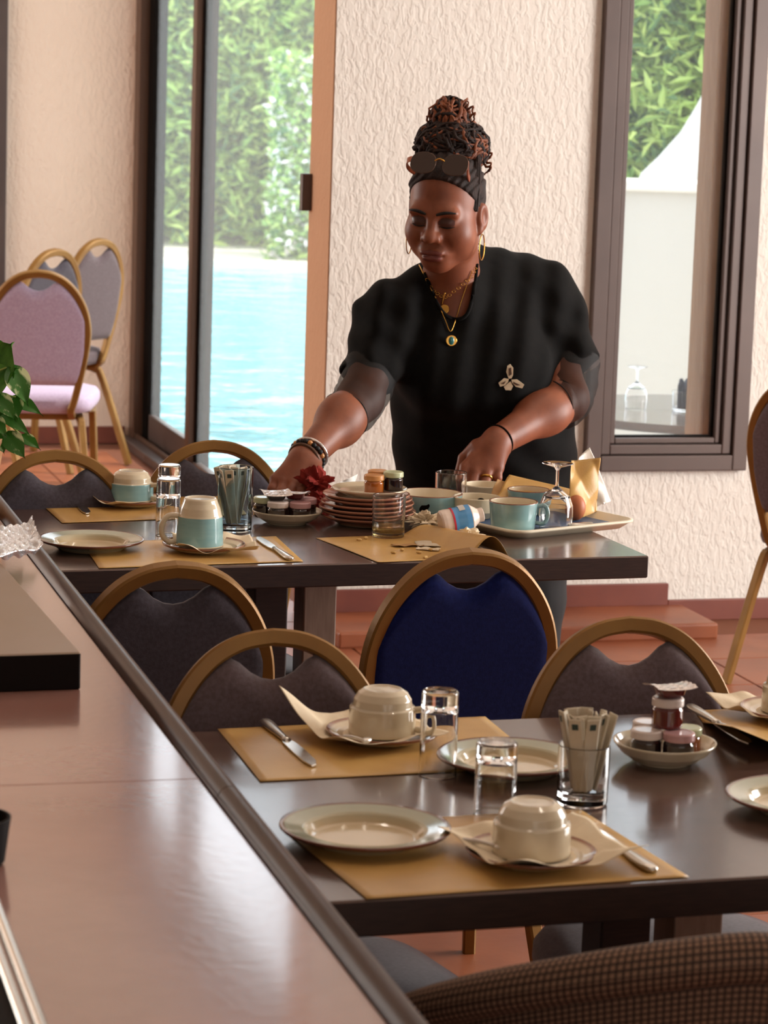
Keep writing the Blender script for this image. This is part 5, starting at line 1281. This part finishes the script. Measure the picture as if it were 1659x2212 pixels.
# ear hoops, bracelets, ring
for sx, px_ in ((1, (1032, 536)), (-1, (882, 520))):
    e0 = hw((sx*0.083, 0.002, -0.043)); c = e0-np.array([0, 0, 0.028])
    part('hoop_earring', tube([c+np.array([0.012*math.cos(a)*0.5, 0.018*math.cos(a), 0.028*math.sin(a)])-W0 for a in np.linspace(0, 2*math.pi, 31)[:-1]], 0.0014, 6, True), 'jewel_gold', woman)
def bracelet(c, axis, r, rr, m, name, beads=0, two=None):
    axis = axis/np.linalg.norm(axis); u_ = np.cross(axis, [0, 1, 0]); u_ /= np.linalg.norm(u_); w_ = np.cross(axis, u_)
    ring = [c+(u_*math.cos(a)+w_*math.sin(a))*r-W0 for a in np.linspace(0, 2*math.pi, 37)[:-1]]
    if beads:
        for i in range(beads):
            a = 2*math.pi*i/beads; p_ = c+(u_*math.cos(a)+w_*math.sin(a))*r-W0
            part('bead', ellipsoid((0, 0, 0), (rr, rr, rr), 10, 7), two if (two and i % 4 == 0) else m, bracelet_parent[0], True, loc=p_)
    else: return part(name, tube(ring, rr, 8, True), m, woman)
axR = WR-ER; c_ = WR+(ER-WR)*0.02
bracelet_parent = [bracelet(c_, axR, 0.0355, 0.0012, 'black_hair', 'bracelet')]
bracelet(c_, axR, 0.0365, 0.0056, 'black_hair', 'bracelet', 24, 'lid_gold')
b2 = bracelet(c_-axR/np.linalg.norm(axR)*-0.014, axR+np.array([0, 0, 0.03]), 0.0355, 0.0035, 'frame_brown', 'bracelet')
b3 = bracelet(c_+axR/np.linalg.norm(axR)*-0.012, axR+np.array([0.03, 0, 0.0]), 0.037, 0.0034, 'foil', 'bracelet')
bracelet(WL+(EL-WL)*0.03, WL-EL, 0.0340, 0.0030, 'frame_black', 'bracelet')
k0, k1 = PD(*HL_['ring'][0]), PD(*HL_['ring'][1]); ax_ = (k1-k0)/np.linalg.norm(k1-k0); c_ = k0+(k1-k0)*0.55; u_ = np.cross(ax_, [0, 1, 0]); u_ /= np.linalg.norm(u_); w_ = np.cross(ax_, u_)
part('ring', tube([c_+(u_*math.cos(a)+w_*math.sin(a))*0.0118-W0 for a in np.linspace(0, 2*math.pi, 25)[:-1]], 0.0030, 8, True), 'jewel_gold', woman)
# eyebrows and lashes following the face
def facep(x, z, lift=0.0008):
    o_ = hw((x, 0.20, z)); h_ = bvb.ray_cast(Vector(tuple(o_)), Vector(tuple(-fwd)))
    return (np.array(h_[0])+fwd*lift)-W0
for sx in (-1, 1):
    xs = np.linspace(0.012, 0.052, 12); pts = [facep(sx*x, 0.0205+0.006*math.sin((x-0.012)/0.04*2.4)) for x in xs]
    part('eyebrow', tube(pts, [0.0018+0.0022*math.sin(math.pi*min(1, (i+1.5)/12)) for i in range(12)], 6), 'black_hair', woman)
    xs = np.linspace(0.0155, 0.048, 12); pts = [facep(sx*x, -0.0065-0.0028*math.sin((x-0.0155)/0.0325*math.pi), 0.0006) for x in xs]
    part('eyelashes', tube(pts, [0.0006+0.0010*math.sin(math.pi*(i+0.5)/12) for i in range(12)], 6), 'black_hair', woman)
# --- hair: close cap, pile of locs
def cap(P):
    L_ = (P-HC.astype(np.float32))@HR.astype(np.float32); A_ = L_.copy(); A_[..., 0] = np.abs(A_[..., 0])
    d = sd_ell(A_, (0, -0.012, 0.040), (0.0815, 0.0985, 0.099))
    d = d+0.0022*np.sin(L_[..., 0]*330+8*np.sin(L_[..., 2]*40))
    hl = 0.012+1.14*L_[..., 1]
    return smax(d, hl-L_[..., 2], 0.006)
Vc, Fc_ = snet(cap, (HC[0]-0.13, HC[1]-0.13, HC[2]-0.10), (HC[0]+0.13, HC[1]+0.14, HC[2]+0.17), 0.0028)
hair = part('hair', (Vc-W0, Fc_), 'hair_dark', woman)
c1 = PD(976, 318, 6.03); c2 = PD(972, 262, 6.03)
def pile(P): return smin(sd_ell(P, c1, (0.071, 0.068, 0.060)), sd_ell(P, c2, (0.036, 0.036, 0.044)), 0.03)+0.004*np.sin(P[..., 0]*120+P[..., 2]*60)*np.sin(P[..., 2]*110)
Vq, Fq_ = snet(pile, c1-np.array([0.10, 0.10, 0.08]), c2+np.array([0.10, 0.10, 0.07]), 0.004)
part('hair_bun', (Vq-W0, Fq_), 'hair_dark', hair)
gd = []; gc = []; g = np.random.default_rng(12)
for k in range(230):
    low = g.random() < 0.68
    c, r = (c1, np.array([0.078, 0.074, 0.064])) if low else (c2, np.array([0.042, 0.042, 0.052]))
    n_ = g.normal(size=3); n_[1] -= 0.5; n_ /= np.linalg.norm(n_); d_ = np.cross(n_, g.normal(size=3)); d_ /= np.linalg.norm(d_)
    pts = []; curl = g.uniform(0.2, 0.8); st = g.uniform(0.009, 0.014)
    for i in range(int(g.integers(7, 13))):
        pts.append(c+n_*r*g.uniform(0.95, 1.06)); n_ = n_+d_*st/0.06; n_ /= np.linalg.norm(n_); d_ = d_+np.cross(n_, d_)*curl*g.normal(0.3, 0.9)+g.normal(size=3)*0.15; d_ -= n_*(d_@n_); d_ /= np.linalg.norm(d_)
    rr = g.uniform(0.0026, 0.0052); pth = smooth_path(pts, 2)
    copper = (not low and g.random() < 0.6) or (low and pts[0][0] > c1[0]+0.01 and g.random() < 0.5)
    (gc if copper else gd).append(tube([p-W0 for p in pth], [rr*(1-0.4*i/len(pth)) for i in range(len(pth))], 6))
# loops and wisps that stick out of the pile
for (a, b, c) in [((935, 262), (926, 236), (950, 222)), ((930, 268), (922, 252), (940, 246)), ((950, 240), (958, 216), (978, 226)), ((980, 236), (1002, 232), (1006, 214)), ((990, 240), (1008, 236), (1010, 216)), ((1000, 244), (1022, 232), (1014, 262)), ((1010, 256), (1026, 246), (1018, 272)), ((1000, 236), (1000, 220), (1012, 213)), ((1030, 300), (1044, 292), (1044, 306)), ((1046, 330), (1062, 334), (1052, 348)), ((1044, 356), (1060, 364), (1048, 376)), ((918, 285), (912, 276), (926, 272)), ((914, 304), (906, 296), (918, 290)), ((1048, 348), (1060, 356), (1054, 372)), ((1024, 285), (1038, 288), (1036, 300))]:
    pth = smooth_path([PD(*a, 6.02), PD(*b, 6.01), PD(*c, 6.02)], 7); pth = [p+np.array([0.002*math.sin(i*1.3), 0, 0.002*math.cos(i*1.1)])-W0 for i, p in enumerate(pth)]
    gc.append(tube(pth, [0.0030*(1-0.5*i/len(pth)) for i in range(len(pth))], 6))
# locs drawn up from the temple into the pile
for k in range(16):
    x = 0.030+0.046*(k/15); p0 = hw((x, 0.060-0.9*(x-0.03), 0.062-1.1*(x-0.030))); p1 = hw((x*0.98, 0.030-0.8*(x-0.03), 0.105-0.4*(x-0.03))); p2 = c1+np.array([0.02+0.035*k/15, -0.05+0.02*k/15, 0.02*math.sin(k)])
    gd.append(tube([p-W0 for p in smooth_path([p0, p1, p2], 6)], 0.0034, 6))
o = part('locs', join(*gd), 'hair_dark', hair); o['kind'] = 'stuff'
o = part('copper_locs', join(*gc), 'hair_copper', hair); o['kind'] = 'stuff'
# --- sunglasses pushed up into the hair
gx = hx; gy = -(fwd*0.80+hz_*0.60); gy /= np.linalg.norm(gy); gz = np.cross(gx, gy); gz /= np.linalg.norm(gz)
if gz[2] < 0: gz = -gz
g0 = PD(949, 354, 5.885)
Rg = Matrix(((gx[0], gy[0], gz[0]), (gx[1], gy[1], gz[1]), (gx[2], gy[2], gz[2])))
sg = thing('sunglasses', 'brown tinted sunglasses pushed up on the woman\'s hair', 'sunglasses', g0); sg.rotation_euler = Rg.to_euler()
for sx in (-1, 1):
    out = []
    for k in range(28):
        a = 2*math.pi*k/28; out.append((sx*0.036+0.0275*math.copysign(abs(math.cos(a))**0.85, math.cos(a)), 0.0235*math.copysign(abs(math.sin(a))**0.8, math.sin(a))))
    part('lens', prism(out, -0.0012, 0.0012), 'tint', sg, False)
    part('rim', tube([(x, 0, z) for x, z in out], 0.0010, 6, True), 'frame_brown', sg)
    part('temple', tube(smooth_path([(sx*(0.060 if sx > 0 else 0.063), 0.003, 0.008), (sx*(0.058 if sx > 0 else 0.078), 0.016, 0.006), (sx*(0.050 if sx > 0 else 0.080), 0.05, 0.0), (sx*0.045, 0.09, -0.004)], 5), 0.0035, 8, sec=[(0.4, 1.6), (-0.4, 1.6), (-0.4, -1.6), (0.4, -1.6)]), 'tort', sg, False)
part('bridge', tube(smooth_path([(-0.011, 0, 0.006), (0, -0.003, 0.010), (0.011, 0, 0.006)], 5), 0.0018, 8), 'jewel_gold', sg)
# --- red napkin in her right hand
crumple('crumpled red napkin gripped by the woman\'s hand over the jam dish', PD(684, 1072, 5.62), (0.046, 0.034, 0.038), 31, 'red_cloth', 0.55, name='red_napkin')
crumple('red napkin folds hanging beside the plate stack', PD(698, 1100, 5.60), (0.042, 0.028, 0.024), 37, 'red_cloth', 0.5, name='red_napkin')
